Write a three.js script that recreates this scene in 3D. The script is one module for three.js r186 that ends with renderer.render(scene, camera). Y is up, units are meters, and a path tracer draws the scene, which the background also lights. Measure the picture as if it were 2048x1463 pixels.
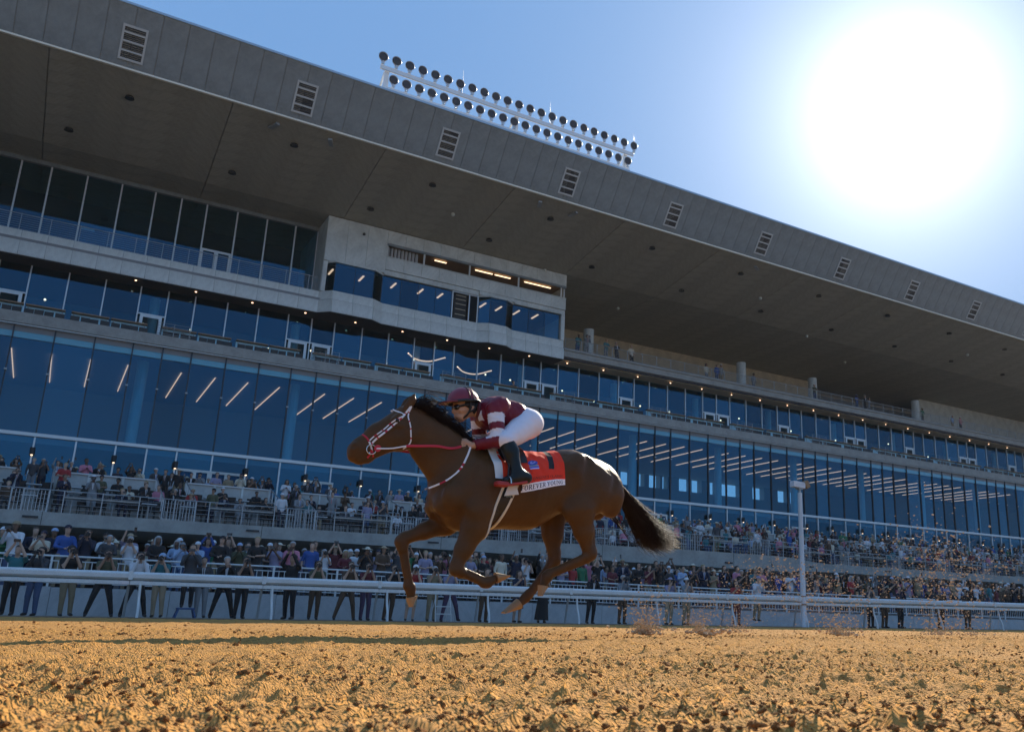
import * as THREE from 'three';
import { mergeGeometries } from 'three/addons/utils/BufferGeometryUtils.js';
import { RoundedBoxGeometry } from 'three/addons/geometries/RoundedBoxGeometry.js';
import { createNoise2D, createNoise3D } from 'simplex-noise';

// ---------- camera, sky, sun, exposure ----------
const scene = new THREE.Scene();
const camera = new THREE.PerspectiveCamera(50.99, 2530 / 1687, 0.05, 900);
camera.position.set(0, 0.11, 0);
camera.up.set(-0.15721, 0.9649, 0.21038);
camera.lookAt(0.52817, 0.11 + 0.26216, -0.80766);
camera.setViewOffset(2530, 1687, 0, 82.5, 2048, 1463);   // the photograph is a crop of a wider frame
camera.focus = 7.0; camera.userData.fStop = 12.0;
const renderer = new THREE.WebGLRenderer({ antialias: true });
renderer.toneMapping = THREE.LinearToneMapping;
renderer.toneMappingExposure = 1.4;
renderer.shadowMap.enabled = true;

const SUN = new THREE.Vector3(0.6754, 0.5138, -0.5289).normalize();
const sunLight = new THREE.DirectionalLight(new THREE.Color(1, 0.87, 0.68), 5);
sunLight.name = 'sun';
scene.fog = new THREE.FogExp2(new THREE.Color(1, 0.93, 0.84), 0.0003);
sunLight.position.copy(SUN).multiplyScalar(150); sunLight.castShadow = true;
sunLight.shadow.mapSize.set(4096, 4096);
Object.assign(sunLight.shadow.camera, { left: -120, right: 120, top: 80, bottom: -80, near: 1, far: 400 });
scene.add(sunLight, sunLight.target);
{ // a clear blue sky with the bright aureole of hazy air round the sun
  const W = 1024, H = 512, d = new Float32Array(W * H * 4), v = new THREE.Vector3();
  for (let j = 0; j < H; j++) for (let i = 0; i < W; i++) {
    const az = ((i + 0.5) / W - 0.5) * 2 * Math.PI, el = ((j + 0.5) / H - 0.5) * Math.PI;
    v.set(Math.cos(az) * Math.cos(el), Math.sin(el), Math.sin(az) * Math.cos(el));
    const t = Math.acos(Math.min(1, v.dot(SUN))) * 180 / Math.PI, y = Math.max(0, v.y);
    const low = Math.exp(-y / 0.2);
    const g = 1.6 * Math.exp(-t / 2.4) + 0.88 * Math.exp(-t / 7.2) + 0.03 * Math.exp(-t / 30);
    const base = [0.115 + 0.12 * low, 0.25 + 0.15 * low, 0.50 + 0.12 * low], o = (j * W + i) * 4;
    for (let c = 0; c < 3; c++) d[o + c] = base[c] + g * [1, 0.98, 0.93][c];
    d[o + 3] = 1;
  }
  const t = new THREE.DataTexture(d, W, H, THREE.RGBAFormat, THREE.FloatType);
  t.mapping = THREE.EquirectangularReflectionMapping; t.magFilter = THREE.LinearFilter; t.needsUpdate = true;
  scene.background = t; scene.environment = t;
}

// ---------- helpers ----------
function rngOf(seed) { let a = seed >>> 0; return () => { a = (a + 0x6d2b79f5) | 0; let t = Math.imul(a ^ (a >>> 15), 1 | a); t = (t + Math.imul(t ^ (t >>> 7), 61 | t)) ^ t; return ((t ^ (t >>> 14)) >>> 0) / 4294967296; }; }
const R0 = rngOf(7), n2 = createNoise2D(rngOf(11)), n3 = createNoise3D(rngOf(12));
const rnd = (a, b, r = R0) => a + (b - a) * r(), pick = (l, r = R0) => l[Math.floor(r() * l.length)];
const lerp = THREE.MathUtils.lerp, clamp = THREE.MathUtils.clamp, smooth = THREE.MathUtils.smoothstep;
const taken = {};
function numbered(n) { const k = taken[n] = (taken[n] ?? -1) + 1; return k ? n + '_' + String(k).padStart(3, '0') : n; }
const rgb = (r, g, b) => new THREE.Color().setRGB(r, g, b);
function mat(r, g, b, rough = 0.7, metal = 0, extra = {}) { return new THREE.MeshStandardMaterial({ color: rgb(r, g, b), roughness: rough, metalness: metal, ...extra }); }
function thing(name, label, category, pos = [0, 0, 0], turn = 0, group) {
  const o = new THREE.Group(); o.name = numbered(name); o.position.set(...pos); o.rotation.y = turn;
  o.userData = { label, category }; if (group) o.userData.group = group;
  scene.add(o); return o;
}
function part(parent, name, geo, m, kind) {
  const o = new THREE.Mesh(Array.isArray(geo) ? mergeGeometries(geo) : geo, m); o.name = name; o.castShadow = o.receiveShadow = true;
  if (kind) o.userData.kind = kind; parent.add(o); return o;
}
function sub(parent, name) { const o = new THREE.Group(); o.name = name; parent.add(o); return o; }
function struct(name, geo, m) { const o = part(scene, numbered(name), geo, m, 'structure'); return o; }
function bx(x0, x1, y0, y1, z0, z1) {   // a box between those planes, uv in metres
  const g = new THREE.BoxGeometry(Math.abs(x1 - x0), Math.abs(y1 - y0), Math.abs(z1 - z0)); g.translate((x0 + x1) / 2, (y0 + y1) / 2, (z0 + z1) / 2);
  return uvm(g);
}
function uvm(g) {
  const p = g.attributes.position, n = g.attributes.normal, uv = g.attributes.uv;
  for (let i = 0; i < p.count; i++) { const a = Math.abs(n.getX(i)), b = Math.abs(n.getY(i)), c = Math.abs(n.getZ(i));
    if (a >= b && a >= c) uv.setXY(i, p.getZ(i), p.getY(i)); else if (b >= c) uv.setXY(i, p.getX(i), p.getZ(i)); else uv.setXY(i, p.getX(i), p.getY(i)); }
  return g;
}
function rod(a, b, r, r2 = r, n = 6) {   // a straight round bar
  const A = new THREE.Vector3(...a), B = new THREE.Vector3(...b), d = B.clone().sub(A), g = new THREE.CylinderGeometry(r2, r, d.length(), n);
  g.applyQuaternion(new THREE.Quaternion().setFromUnitVectors(new THREE.Vector3(0, 1, 0), d.clone().normalize())); g.translate(...A.add(B).multiplyScalar(0.5).toArray()); return g;
}
function tube(pts, r, seg = 12, n = 6) { return new THREE.TubeGeometry(new THREE.CatmullRomCurve3(pts.map((p) => new THREE.Vector3(...p))), seg, r, n); }
function noiseTex(size, f, srgb) {   // f(u, v) gives [r, g, b] 0..1
  const d = new Uint8Array(size * size * 4);
  for (let j = 0; j < size; j++) for (let i = 0; i < size; i++) { const c = f(i / size, j / size), o = (j * size + i) * 4; for (let k = 0; k < 3; k++) d[o + k] = clamp(c[k], 0, 1) * 255; d[o + 3] = 255; }
  const t = new THREE.DataTexture(d, size, size); t.wrapS = t.wrapT = THREE.RepeatWrapping; t.magFilter = THREE.LinearFilter; if (srgb) t.colorSpace = THREE.SRGBColorSpace; t.needsUpdate = true; return t;
}
const tile = (u, v, f) => { const a = u * 2 * Math.PI, b = v * 2 * Math.PI, q = f / (2 * Math.PI); return n3(Math.cos(a) * q + Math.sin(b) * q * 0.7, Math.sin(a) * q + 3, Math.cos(b) * q); };
const grimeTex = noiseTex(256, (u, v) => { const k = 0.86 + 0.1 * tile(u, v, 4) + 0.06 * tile(u, v, 17) + 0.05 * tile(u, v, 60); return [k, k, k * 0.99]; });
const fineTex = noiseTex(256, (u, v) => { const k = 0.5 + 0.25 * tile(u, v, 40) + 0.25 * tile(u, v, 90); return [k, k, k]; });
const rep = (t, s) => { const c = t.clone(); c.repeat.set(s, s); return c; };
const grime = { map: rep(grimeTex, 0.21) };

// a distance field built from tapered, laterally scaled bones and meshed with surface nets
function Field(min, max, cell) {
  const nx = Math.ceil((max[0] - min[0]) / cell) + 1, ny = Math.ceil((max[1] - min[1]) / cell) + 1, nz = Math.ceil((max[2] - min[2]) / cell) + 1;
  const f = new Float32Array(nx * ny * nz).fill(1e3), at = (i, j, k) => (k * ny + j) * nx + i;
  const F = {
    min, cell, f,
    // a, b: ends; ra, rb: radii; s: lateral (z) scale; k: blend; cut: take away instead
    bone(a, ra, b, rb, { s = 1, k = 0.03, cut = false, grow = 0 } = {}) {
      ra += grow; rb += grow;
      const m = Math.max(ra, rb) * 1.0 + k + cell * 3, ms = Math.max(ra, rb) * Math.max(1, s) + k + cell * 3;
      const lo = [0, 1, 2].map((c) => Math.max(0, Math.floor((Math.min(a[c], b[c]) - (c === 2 ? ms : m) - min[c]) / cell)));
      const hi = [nx, ny, nz].map((n, c) => Math.min(n - 1, Math.ceil((Math.max(a[c], b[c]) + (c === 2 ? ms : m) - min[c]) / cell)));
      const dx = b[0] - a[0], dy = b[1] - a[1], dz = (b[2] - a[2]) / s, l2 = dx * dx + dy * dy + dz * dz || 1e-9, q = s < 1 ? 0.5 + 0.5 * s : 1;
      for (let kk = lo[2]; kk <= hi[2]; kk++) for (let j = lo[1]; j <= hi[1]; j++) for (let i = lo[0]; i <= hi[0]; i++) {
        const x = min[0] + i * cell - a[0], y = min[1] + j * cell - a[1], z = (min[2] + kk * cell - a[2]) / s;
        let t = (x * dx + y * dy + z * dz) / l2; t = t < 0 ? 0 : t > 1 ? 1 : t;
        const ex = x - dx * t, ey = y - dy * t, ez = z - dz * t, d = (Math.sqrt(ex * ex + ey * ey + ez * ez) - ra - (rb - ra) * t) * q, o = at(i, j, kk), g = f[o];
        if (cut) { const h = Math.max(k - Math.abs(g + d), 0) / k; f[o] = Math.max(g, -d) + h * h * k * 0.25; }
        else { const h = Math.max(k - Math.abs(g - d), 0) / k; f[o] = Math.min(g, d) - h * h * k * 0.25; }
      }
      return F;
    },
    ball(p, r, o) { return F.bone(p, r, [p[0] + 1e-4, p[1], p[2]], r, o); },
    plane(p, n) { for (let k = 0; k < nz; k++) for (let j = 0; j < ny; j++) for (let i = 0; i < nx; i++) { const d = (min[0] + i * cell - p[0]) * n[0] + (min[1] + j * cell - p[1]) * n[1] + (min[2] + k * cell - p[2]) * n[2], o = at(i, j, k); f[o] = Math.max(f[o], d); } return F; },
    value(x, y, z) {
      const a = clamp((x - min[0]) / cell, 0, nx - 1.001), b = clamp((y - min[1]) / cell, 0, ny - 1.001), c = clamp((z - min[2]) / cell, 0, nz - 1.001), i = a | 0, j = b | 0, k = c | 0, u = a - i, v = b - j, w = c - k;
      const q = (jj, kk) => { const o = at(i, j + jj, k + kk); return Math.min(f[o], 1) * (1 - u) + Math.min(f[o + 1], 1) * u; };
      return (q(0, 0) * (1 - v) + q(1, 0) * v) * (1 - w) + (q(0, 1) * (1 - v) + q(1, 1) * v) * w;
    },
    grad(x, y, z) { const e = cell * 0.9, g = new THREE.Vector3(F.value(x + e, y, z) - F.value(x - e, y, z), F.value(x, y + e, z) - F.value(x, y - e, z), F.value(x, y, z + e) - F.value(x, y, z - e)); return g.lengthSq() < 1e-12 ? g.set(0, 0, 1) : g.normalize(); },
    // distance from p along d to the outermost surface, coming from outside
    reach(p, d, far) { let prev = 1; for (let t = far; t > 0; t -= cell * 0.5) { const v = F.value(p[0] + d[0] * t, p[1] + d[1] * t, p[2] + d[2] * t); if (v <= 0) return t + cell * 0.5 * (prev > v ? -v / (prev - v) : 0); prev = v; } return null; },
    mesh() {
      const pos = [], id = new Int32Array(nx * ny * nz).fill(-1), idx = [];
      for (let k = 0; k < nz - 1; k++) for (let j = 0; j < ny - 1; j++) for (let i = 0; i < nx - 1; i++) {
        const o = at(i, j, k), c = [f[o], f[o + 1], f[o + nx], f[o + nx + 1], f[o + nx * ny], f[o + nx * ny + 1], f[o + nx * ny + nx], f[o + nx * ny + nx + 1]];
        let neg = 0; for (let q = 0; q < 8; q++) if (c[q] < 0) neg++;
        if (!neg || neg === 8) continue;
        let x = 0, y = 0, z = 0, n = 0;
        for (let q = 0; q < 8; q++) for (const b of [1, 2, 4]) if (!(q & b) && (c[q] < 0) !== (c[q | b] < 0)) {
          const t = c[q] / (c[q] - c[q | b]); n++; x += (q & 1) + (b === 1 ? t : 0); y += ((q >> 1) & 1) + (b === 2 ? t : 0); z += (q >> 2) + (b === 4 ? t : 0);
        }
        id[o] = pos.length / 3; pos.push(min[0] + (i + x / n) * cell, min[1] + (j + y / n) * cell, min[2] + (k + z / n) * cell);
      }
      const quad = (a, b, c, d, flip) => { if (a < 0 || b < 0 || c < 0 || d < 0) return; flip ? idx.push(a, c, b, a, d, c) : idx.push(a, b, c, a, c, d); };
      for (let k = 1; k < nz - 1; k++) for (let j = 1; j < ny - 1; j++) for (let i = 1; i < nx - 1; i++) {
        const o = at(i, j, k), s = f[o] < 0;
        if (s !== f[o + 1] < 0) quad(id[o], id[o - nx], id[o - nx - nx * ny], id[o - nx * ny], s);
        if (s !== f[o + nx] < 0) quad(id[o], id[o - nx * ny], id[o - 1 - nx * ny], id[o - 1], s);
        if (s !== f[o + nx * ny] < 0) quad(id[o], id[o - 1], id[o - 1 - nx], id[o - nx], s);
      }
      const g = new THREE.BufferGeometry(); g.setAttribute('position', new THREE.BufferAttribute(new Float32Array(pos), 3)); g.setIndex(idx);
      const uv = new Float32Array(pos.length / 3 * 2); for (let i = 0; i < uv.length / 2; i++) { uv[i * 2] = pos[i * 3] + pos[i * 3 + 2] * 0.5; uv[i * 2 + 1] = pos[i * 3 + 1]; }
      g.setAttribute('uv', new THREE.BufferAttribute(uv, 2)); g.computeVertexNormals();
      const p = g.attributes.position, m = g.attributes.normal; let flip = 0; for (let i = 0; i < p.count; i += 37) { const q = F.grad(p.getX(i), p.getY(i), p.getZ(i)); flip += q.x * m.getX(i) + q.y * m.getY(i) + q.z * m.getZ(i) > 0 ? 1 : -1; }
      if (flip < 0) { for (let i = 0; i < idx.length; i += 3) [idx[i + 1], idx[i + 2]] = [idx[i + 2], idx[i + 1]]; g.setIndex(idx); g.computeVertexNormals(); }
      return g;
    },
  };
  return F;
}
// ---------- the dirt track and the ground round it ----------
const dirtTex = noiseTex(512, (u, v) => { const a = tile(u, v, 9), b = tile(u, v, 37), c = tile(u, v, 120), k = 0.74 + 0.09 * a + 0.1 * b + 0.1 * c; return [k, k * (0.97 + 0.02 * a), k * (0.92 + 0.05 * b)]; });
const dirtBump = noiseTex(512, (u, v) => { const k = 0.5 + 0.22 * tile(u, v, 30) + 0.2 * tile(u, v, 75) + 0.15 * tile(u, v, 150); return [k, k, k]; });
const dirtMat = mat(0.72, 0.36, 0.085, 1, 0, { map: rep(dirtTex, 1.7), bumpMap: rep(dirtBump, 2.3), bumpScale: 0.012 });
const lump = (x, z, f) => { const v = n2(x * f, z * f); return v > 0 ? v * v : v * 0.25; };
function dirtHeight(x, z) {
  const d = Math.hypot(x, z);
  let h = 0.012 * n2(x * 0.55 + 9, z * 0.8) + 0.008 * n2(x * 2.1, z * 2.7 + 5);
  h += 0.009 * lump(x, z, 4.6) + 0.014 * lump(x + 31, z, 12);
  if (d < 14) h += 0.014 * lump(x, z + 17, 24);
  if (d < 6) h += 0.008 * lump(x + 5, z, 45);
  h *= 0.35 + 0.65 * smooth(d, 0.3, 1.1);
  return h - 0.03 * smooth(d, 1.4, 0.5);
}
function sheet(x0, x1, z0, z1, sx, sz, hf) {
  const nx = Math.round((x1 - x0) / sx), nz = Math.round((z1 - z0) / sz), g = new THREE.BufferGeometry(), p = new Float32Array((nx + 1) * (nz + 1) * 3), uv = new Float32Array((nx + 1) * (nz + 1) * 2), id = [];
  for (let j = 0; j <= nz; j++) for (let i = 0; i <= nx; i++) { const o = j * (nx + 1) + i, x = x0 + (x1 - x0) * i / nx, z = z0 + (z1 - z0) * j / nz; p[o * 3] = x; p[o * 3 + 1] = hf(x, z); p[o * 3 + 2] = z; uv[o * 2] = x; uv[o * 2 + 1] = z; }
  for (let j = 0; j < nz; j++) for (let i = 0; i < nx; i++) { const a = j * (nx + 1) + i, b = a + 1, c = a + nx + 1; id.push(a, c, b, b, c, c + 1); }
  g.setAttribute('position', new THREE.BufferAttribute(p, 3)); g.setAttribute('uv', new THREE.BufferAttribute(uv, 2)); g.setIndex(id); g.computeVertexNormals(); return g;
}
{
  const g = [
    sheet(-1.2, 3.6, -3.2, -0.3, 0.0105, 0.0105, dirtHeight),
    sheet(-4, 12, -8.4, -3.2, 0.024, 0.0145, dirtHeight), sheet(-9, 40, -25.4, -8.4, 0.11, 0.055, dirtHeight),
    sheet(3.6, 7, -3.2, -0.3, 0.05, 0.03, dirtHeight), sheet(-5, -1.2, -3.2, -0.3, 0.05, 0.03, dirtHeight),
  ];
  struct('dirt_track', g, dirtMat);
  // open ground out to the horizon, in front and behind
  const far = []; for (const [a, b, c, d, y] of [[-450, 450, -25.4, 450, -0.075], [-450, 450, -450, -25.4, -0.012]]) far.push(sheet(a, b, c, d, (b - a) / 8, (d - c) / 8, () => y));
  struct('ground', far, mat(0.34, 0.26, 0.17, 1, 0, { map: rep(dirtTex, 0.5) }));
}
// loose clods of dirt lying on the track, more than anyone could count
function clodGeo(seed) {
  const g = new THREE.IcosahedronGeometry(1, 2), p = g.attributes.position;
  for (let i = 0; i < p.count; i++) { const x = p.getX(i), y = p.getY(i), z = p.getZ(i), k = 0.8 + 0.28 * n3(x * 1.3 + seed, y * 1.3, z * 1.3) + 0.16 * n3(x * 3.3, y * 3.3 + seed, z * 3.3); p.setXYZ(i, x * k, y * k * 0.74, z * k); }
  g.computeVertexNormals(); return g;
}
const clodShapes = [3, 27, 58].map(clodGeo);
const clodMat = mat(0.70, 0.32, 0.085, 1, 0, { bumpMap: rep(dirtBump, 3), bumpScale: 0.01 });
function clods(name, label, list, m = clodMat) {
  const grp = clodShapes.map(() => []); list.forEach((c, i) => grp[i % 3].push(c));
  const root = new THREE.Group(); root.name = numbered(name); root.userData = { label, category: 'dirt', kind: 'stuff' }; scene.add(root);
  const q = new THREE.Quaternion(), e = new THREE.Euler(), M = new THREE.Matrix4(), r = rngOf(name.length * 31 + list.length);
  grp.forEach((l, k) => { const im = new THREE.InstancedMesh(clodShapes[k], m, l.length); im.name = 'clod'; im.userData.kind = 'stuff';
    l.forEach(([x, y, z, s], i) => { q.setFromEuler(e.set(rnd(-0.4, 0.4, r), rnd(0, 6.3, r), rnd(-0.4, 0.4, r))); const t = 0.55 + 0.3 * r(); M.compose(new THREE.Vector3(x, y, z), q, new THREE.Vector3(s, s * rnd(0.7, 1.1, r), s * rnd(0.7, 1.15, r))); im.setMatrixAt(i, M); im.setColorAt(i, rgb(t + 0.25, t + 0.22, t + 0.2)); });
    im.castShadow = im.receiveShadow = true; root.add(im); });
  return root;
}
{
  const r = rngOf(41), l = [];
  const zone = (n, z0, z1, s0, s1) => { for (let i = 0; i < n; i++) { const z = Math.exp(rnd(Math.log(z0), Math.log(z1), r)), x = rnd(-0.12, 1.62, r) * z, d = n2(x * 1.1, z * 1.1); if (d < -0.35 && r() < 0.7) continue; const s = s0 + (s1 - s0) * r() ** 4; l.push([x, dirtHeight(x, -z) + s * 0.15, -z, s]); } };
  zone(14000, 0.45, 2.2, 0.0012, 0.006); zone(180, 0.7, 3, 0.004, 0.011);
  zone(20000, 1.8, 7, 0.002, 0.008); zone(220, 2, 9, 0.009, 0.018); zone(16000, 6, 25, 0.005, 0.018);
  clods('dirt_clods', 'golden brown clods of loose dirt strewn all over the track', l);
}
// ---------- the grandstand: bays of 8.68 m, x along the front, -z into the building ----------
const BAY = 8.68, XA = -12.63, NB = 15, XB = XA + BAY * NB;   // the joints of the bays fall at XA + k * BAY
const STEPS = [0, 1.88, 3.76, 5.64, 7.16];                    // three wide and two narrow window bays in each
const SM = {
  ventFrame: mat(0.50, 0.52, 0.52, 0.5), ventDark: mat(0.055, 0.056, 0.06, 0.6),
  fascia: mat(0.25, 0.29, 0.31, 0.45, 0.0, grime), soffit: mat(0.42, 0.40, 0.33, 0.75, 0, grime), concrete: mat(0.40, 0.39, 0.36, 0.85, 0, { ...grime, bumpMap: rep(fineTex, 1.5), bumpScale: 0.004 }),
  white: mat(0.68, 0.72, 0.70, 0.45, 0, grime), whitePaint: mat(0.60, 0.61, 0.61, 0.45), cream: mat(0.62, 0.54, 0.40, 0.8, 0, grime), dark: mat(0.03, 0.032, 0.035, 0.7), black: mat(0.012, 0.012, 0.013, 0.6),
  mullion: mat(0.62, 0.66, 0.67, 0.35, 0.3), darkMullion: mat(0.03, 0.045, 0.06, 0.4, 0.3), steel: mat(0.36, 0.38, 0.39, 0.4, 0.5), brass: mat(0.75, 0.62, 0.42, 0.35, 0.7),
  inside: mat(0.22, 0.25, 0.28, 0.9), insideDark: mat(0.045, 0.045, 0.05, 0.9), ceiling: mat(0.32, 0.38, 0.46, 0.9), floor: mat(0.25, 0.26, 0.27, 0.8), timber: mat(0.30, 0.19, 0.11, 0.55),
  glass: new THREE.MeshPhysicalMaterial({ color: rgb(0.34, 0.62, 0.74), transmission: 1, thickness: 0, roughness: 0.0, ior: 1.4, specularIntensity: 0.3 }),
  clear: new THREE.MeshPhysicalMaterial({ color: rgb(0.62, 0.76, 0.78), transmission: 1, thickness: 0, roughness: 0.0, ior: 1.75 }),
  spandrel: new THREE.MeshPhysicalMaterial({ color: rgb(0.09, 0.34, 0.45), roughness: 0.12, clearcoat: 1, clearcoatRoughness: 0.02 }),
  guard: new THREE.MeshPhysicalMaterial({ color: rgb(0.36, 0.62, 0.70), roughness: 0.3 }),
  shelf: mat(0.42, 0.41, 0.38, 0.6), parapet: mat(0.52, 0.53, 0.51, 0.8, 0, grime),
  strip: new THREE.MeshStandardMaterial({ color: 0xffffff, emissive: rgb(1, 0.42, 0.25), emissiveIntensity: 1.5 }),
  glow: new THREE.MeshStandardMaterial({ color: 0xffffff, emissive: rgb(1, 0.72, 0.45), emissiveIntensity: 1.5 }),
  bulb: new THREE.MeshStandardMaterial({ color: 0xffffff, emissive: rgb(1, 0.6, 0.36), emissiveIntensity: 3 }),
  lens: mat(0.05, 0.05, 0.055, 0.25, 0.3),
};
const stand = thing('grandstand', 'long racecourse grandstand with a cantilever roof and blue glass fronts', 'grandstand');
const rS = rngOf(99);
const pane = (x0, x1, y0, y1, z) => { const g = new THREE.PlaneGeometry(x1 - x0 - 0.02, y1 - y0 - 0.02); g.rotateX(rnd(-0.005, 0.005, rS)); g.rotateY(rnd(-0.005, 0.005, rS)); g.translate((x0 + x1) / 2, (y0 + y1) / 2, z); return g; };
SM.coats = [0.11, 0.135, 0.155, 0.19].map((o) => new THREE.MeshStandardMaterial({ color: rgb(0.10, 0.42, 0.70), metalness: 1, roughness: 0.012, transparent: true, opacity: o }));
const glazed = (parent, name, g) => { part(parent, name, g, SM.coats[Math.floor(rS() * 4)]); const q = g.clone(); q.translate(0, 0, -0.035); part(parent, 'inner_' + name, q, SM.glass); };   // coated outer leaf, tinted inner leaf
const mullionX = (xa, xb) => { const l = []; for (let k = 0; k < NB; k++) for (const s of STEPS) { const x = XA + 0.86 + k * BAY + s; if (x > xa && x < xb) l.push(x); } return l; };   // joints seen on the fronts

// roof: leaning fascia of panels, soffit boards, deck
const FZ0 = -48.6, FY0 = 27.66, FZ1 = -46.8, FY1 = 30.21, SZ = -57.4, SY = 26.42, BZ = -70.5;
{
  const roof = sub(stand, 'roof'), lean = Math.atan2(FZ1 - FZ0, FY1 - FY0), len = Math.hypot(FZ1 - FZ0, FY1 - FY0);
  const slab = new THREE.Shape([[-FZ0 - 0.06, FY0 + 0.10], [-FZ1 + 0.08, FY1 - 0.06], [-FZ1 + 0.4, FY1 + 0.0], [78, 31.3], [78, SY + 0.3], [-SZ, SY + 0.16]].map(([a, b]) => new THREE.Vector2(a, b)));
  const g = new THREE.ExtrudeGeometry(slab, { depth: XB - XA, bevelEnabled: false }); g.rotateY(Math.PI / 2); g.translate(XA, 0, 0); uvm(g);
  part(roof, 'roof_deck', g, SM.concrete);
  const pw = BAY / 7, pg = new THREE.BoxGeometry(pw - 0.022, len, 0.05), ventSet = new Set();
  for (let k = 0; k < NB; k++) ventSet.add(k);
  uvm(pg);
  for (let i = 0; i < NB * 7; i++) {
    const m = part(roof, 'fascia_panel', pg, SM.fascia); m.position.set(XA + (i + 0.5) * pw, (FY0 + FY1) / 2, (FZ0 + FZ1) / 2 + 0.02); m.rotation.set(lean + rnd(-0.002, 0.002, rS), rnd(-0.002, 0.002, rS), 0);
  }
  part(roof, 'eave_trim', bx(XA, XB, FY0 - 0.10, FY0 + 0.02, FZ0 - 0.10, FZ0 + 0.05), mat(0.85, 0.78, 0.62, 0.3));
  part(roof, 'coping', bx(XA, XB, FY1 - 0.01, FY1 + 0.12, FZ1 - 0.3, FZ1 + 0.09), mat(0.40, 0.50, 0.58, 0.3, 0.3));
  // louvred openings, one to a bay
  for (let k = 0; k < NB - 1; k++) {
    const x = -0.12 + (k - 1) * BAY - 0.02, v = sub(roof, 'vent'); if (x > XB - 2) continue;
    v.position.set(x, (FY0 + FY1) / 2 - 0.26, (FZ0 + FZ1) / 2 + 0.05 - 0.198); v.rotation.x = lean;
    const w = 0.58, h = 0.9;
    const vf = SM.ventFrame; part(v, 'vent_frame', [bx(-w, -w + 0.1, -h, h, 0, 0.07), bx(w - 0.1, w, -h, h, 0, 0.07), bx(-w + 0.1, w - 0.1, h - 0.12, h, 0, 0.07), bx(-w + 0.1, w - 0.1, -h, -h + 0.12, 0, 0.07)], vf);
    part(v, 'vent_opening', bx(-w + 0.1, w - 0.1, -h + 0.12, h - 0.12, 0.0, 0.012), SM.ventDark);
    for (const y of [-0.46, 0.02, 0.46]) part(v, 'vent_bar', bx(-w + 0.1, w - 0.1, y, y + 0.1, 0.013, 0.09), vf);
    const sl = []; for (let q = 0; q < 16; q++) { const b = bx(-w + 0.1, w - 0.1, -0.008, 0.008, 0, 0.07); b.rotateX(0.7); b.translate(0, -0.74 + q * 0.1, 0.014); sl.push(b); }
    part(v, 'vent_slats', sl, SM.ventDark, 'stuff');
  }
  // soffit boards run along the front; each bay has its own boards with a gap at the bay joint
  const run = Math.hypot(SZ - FZ0, SY - FY0), n1 = 9, n2s = 11, tilt = Math.atan2(FY0 - SY, FZ0 - SZ);
  const g1 = uvm(new THREE.BoxGeometry(BAY - 0.05, 0.06, run / n1 - 0.012)), g2 = uvm(new THREE.BoxGeometry(BAY - 0.05, 0.06, (SZ - BZ) / n2s - 0.012));
  for (let k = 0; k < NB; k++) {
    const x = XA + (k + 0.5) * BAY + 0.3;
    for (let i = 0; i < n1; i++) { const t = (i + 0.5) / n1, m = part(roof, 'soffit_board', g1, SM.soffit); m.position.set(x, lerp(FY0, SY, t) + 0.02, lerp(FZ0 - 0.1, SZ, t)); m.rotation.x = -tilt; }
    for (let i = 0; i < n2s; i++) { const m = part(roof, 'soffit_board', g2, SM.soffit); m.position.set(x, SY + 0.02, lerp(SZ, BZ, (i + 0.5) / n2s)); }
  }
  for (let k = 1; k < NB; k++) for (const [z, dx] of [[-50.9, 4.1], [-55.4, 1.5]]) {   // dark round soffit lamps
    const x = XA + k * BAY + dx, y = lerp(FY0, SY, (z - FZ0) / (SZ - FZ0)) - 0.03, c = new THREE.CylinderGeometry(0.2, 0.24, 0.12, 14); c.translate(x, y - 0.06, z); part(roof, 'soffit_lamp', c, SM.dark);
  }
  for (const x of [9.2 * 0.8, 10.6, 24.6, 27.2, 44]) { const c = bx(-0.4, 0.4, -0.06, 0.06, -0.12, 0.12); c.rotateY(0.6 + (x % 2)); c.translate(x, FY0 - 0.32, FZ0 - 0.9); part(roof, 'eave_floodlight', [c, rod([x, FY0 - 0.3, FZ0 - 0.9], [x, FY0 - 0.02, FZ0 - 0.9], 0.03)], SM.steel); }
  for (let k = 0; k < 7; k++) { const x = 20 + k * 9.3, z = -53.5 - (k % 3) * 4, y = z > SZ ? lerp(FY0, SY, (z - FZ0) / (SZ - FZ0)) : SY; const c = new THREE.SphereGeometry(0.14, 10, 8); c.translate(x, y - 0.1, z); part(roof, 'soffit_camera', c, SM.white); }
}
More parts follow.
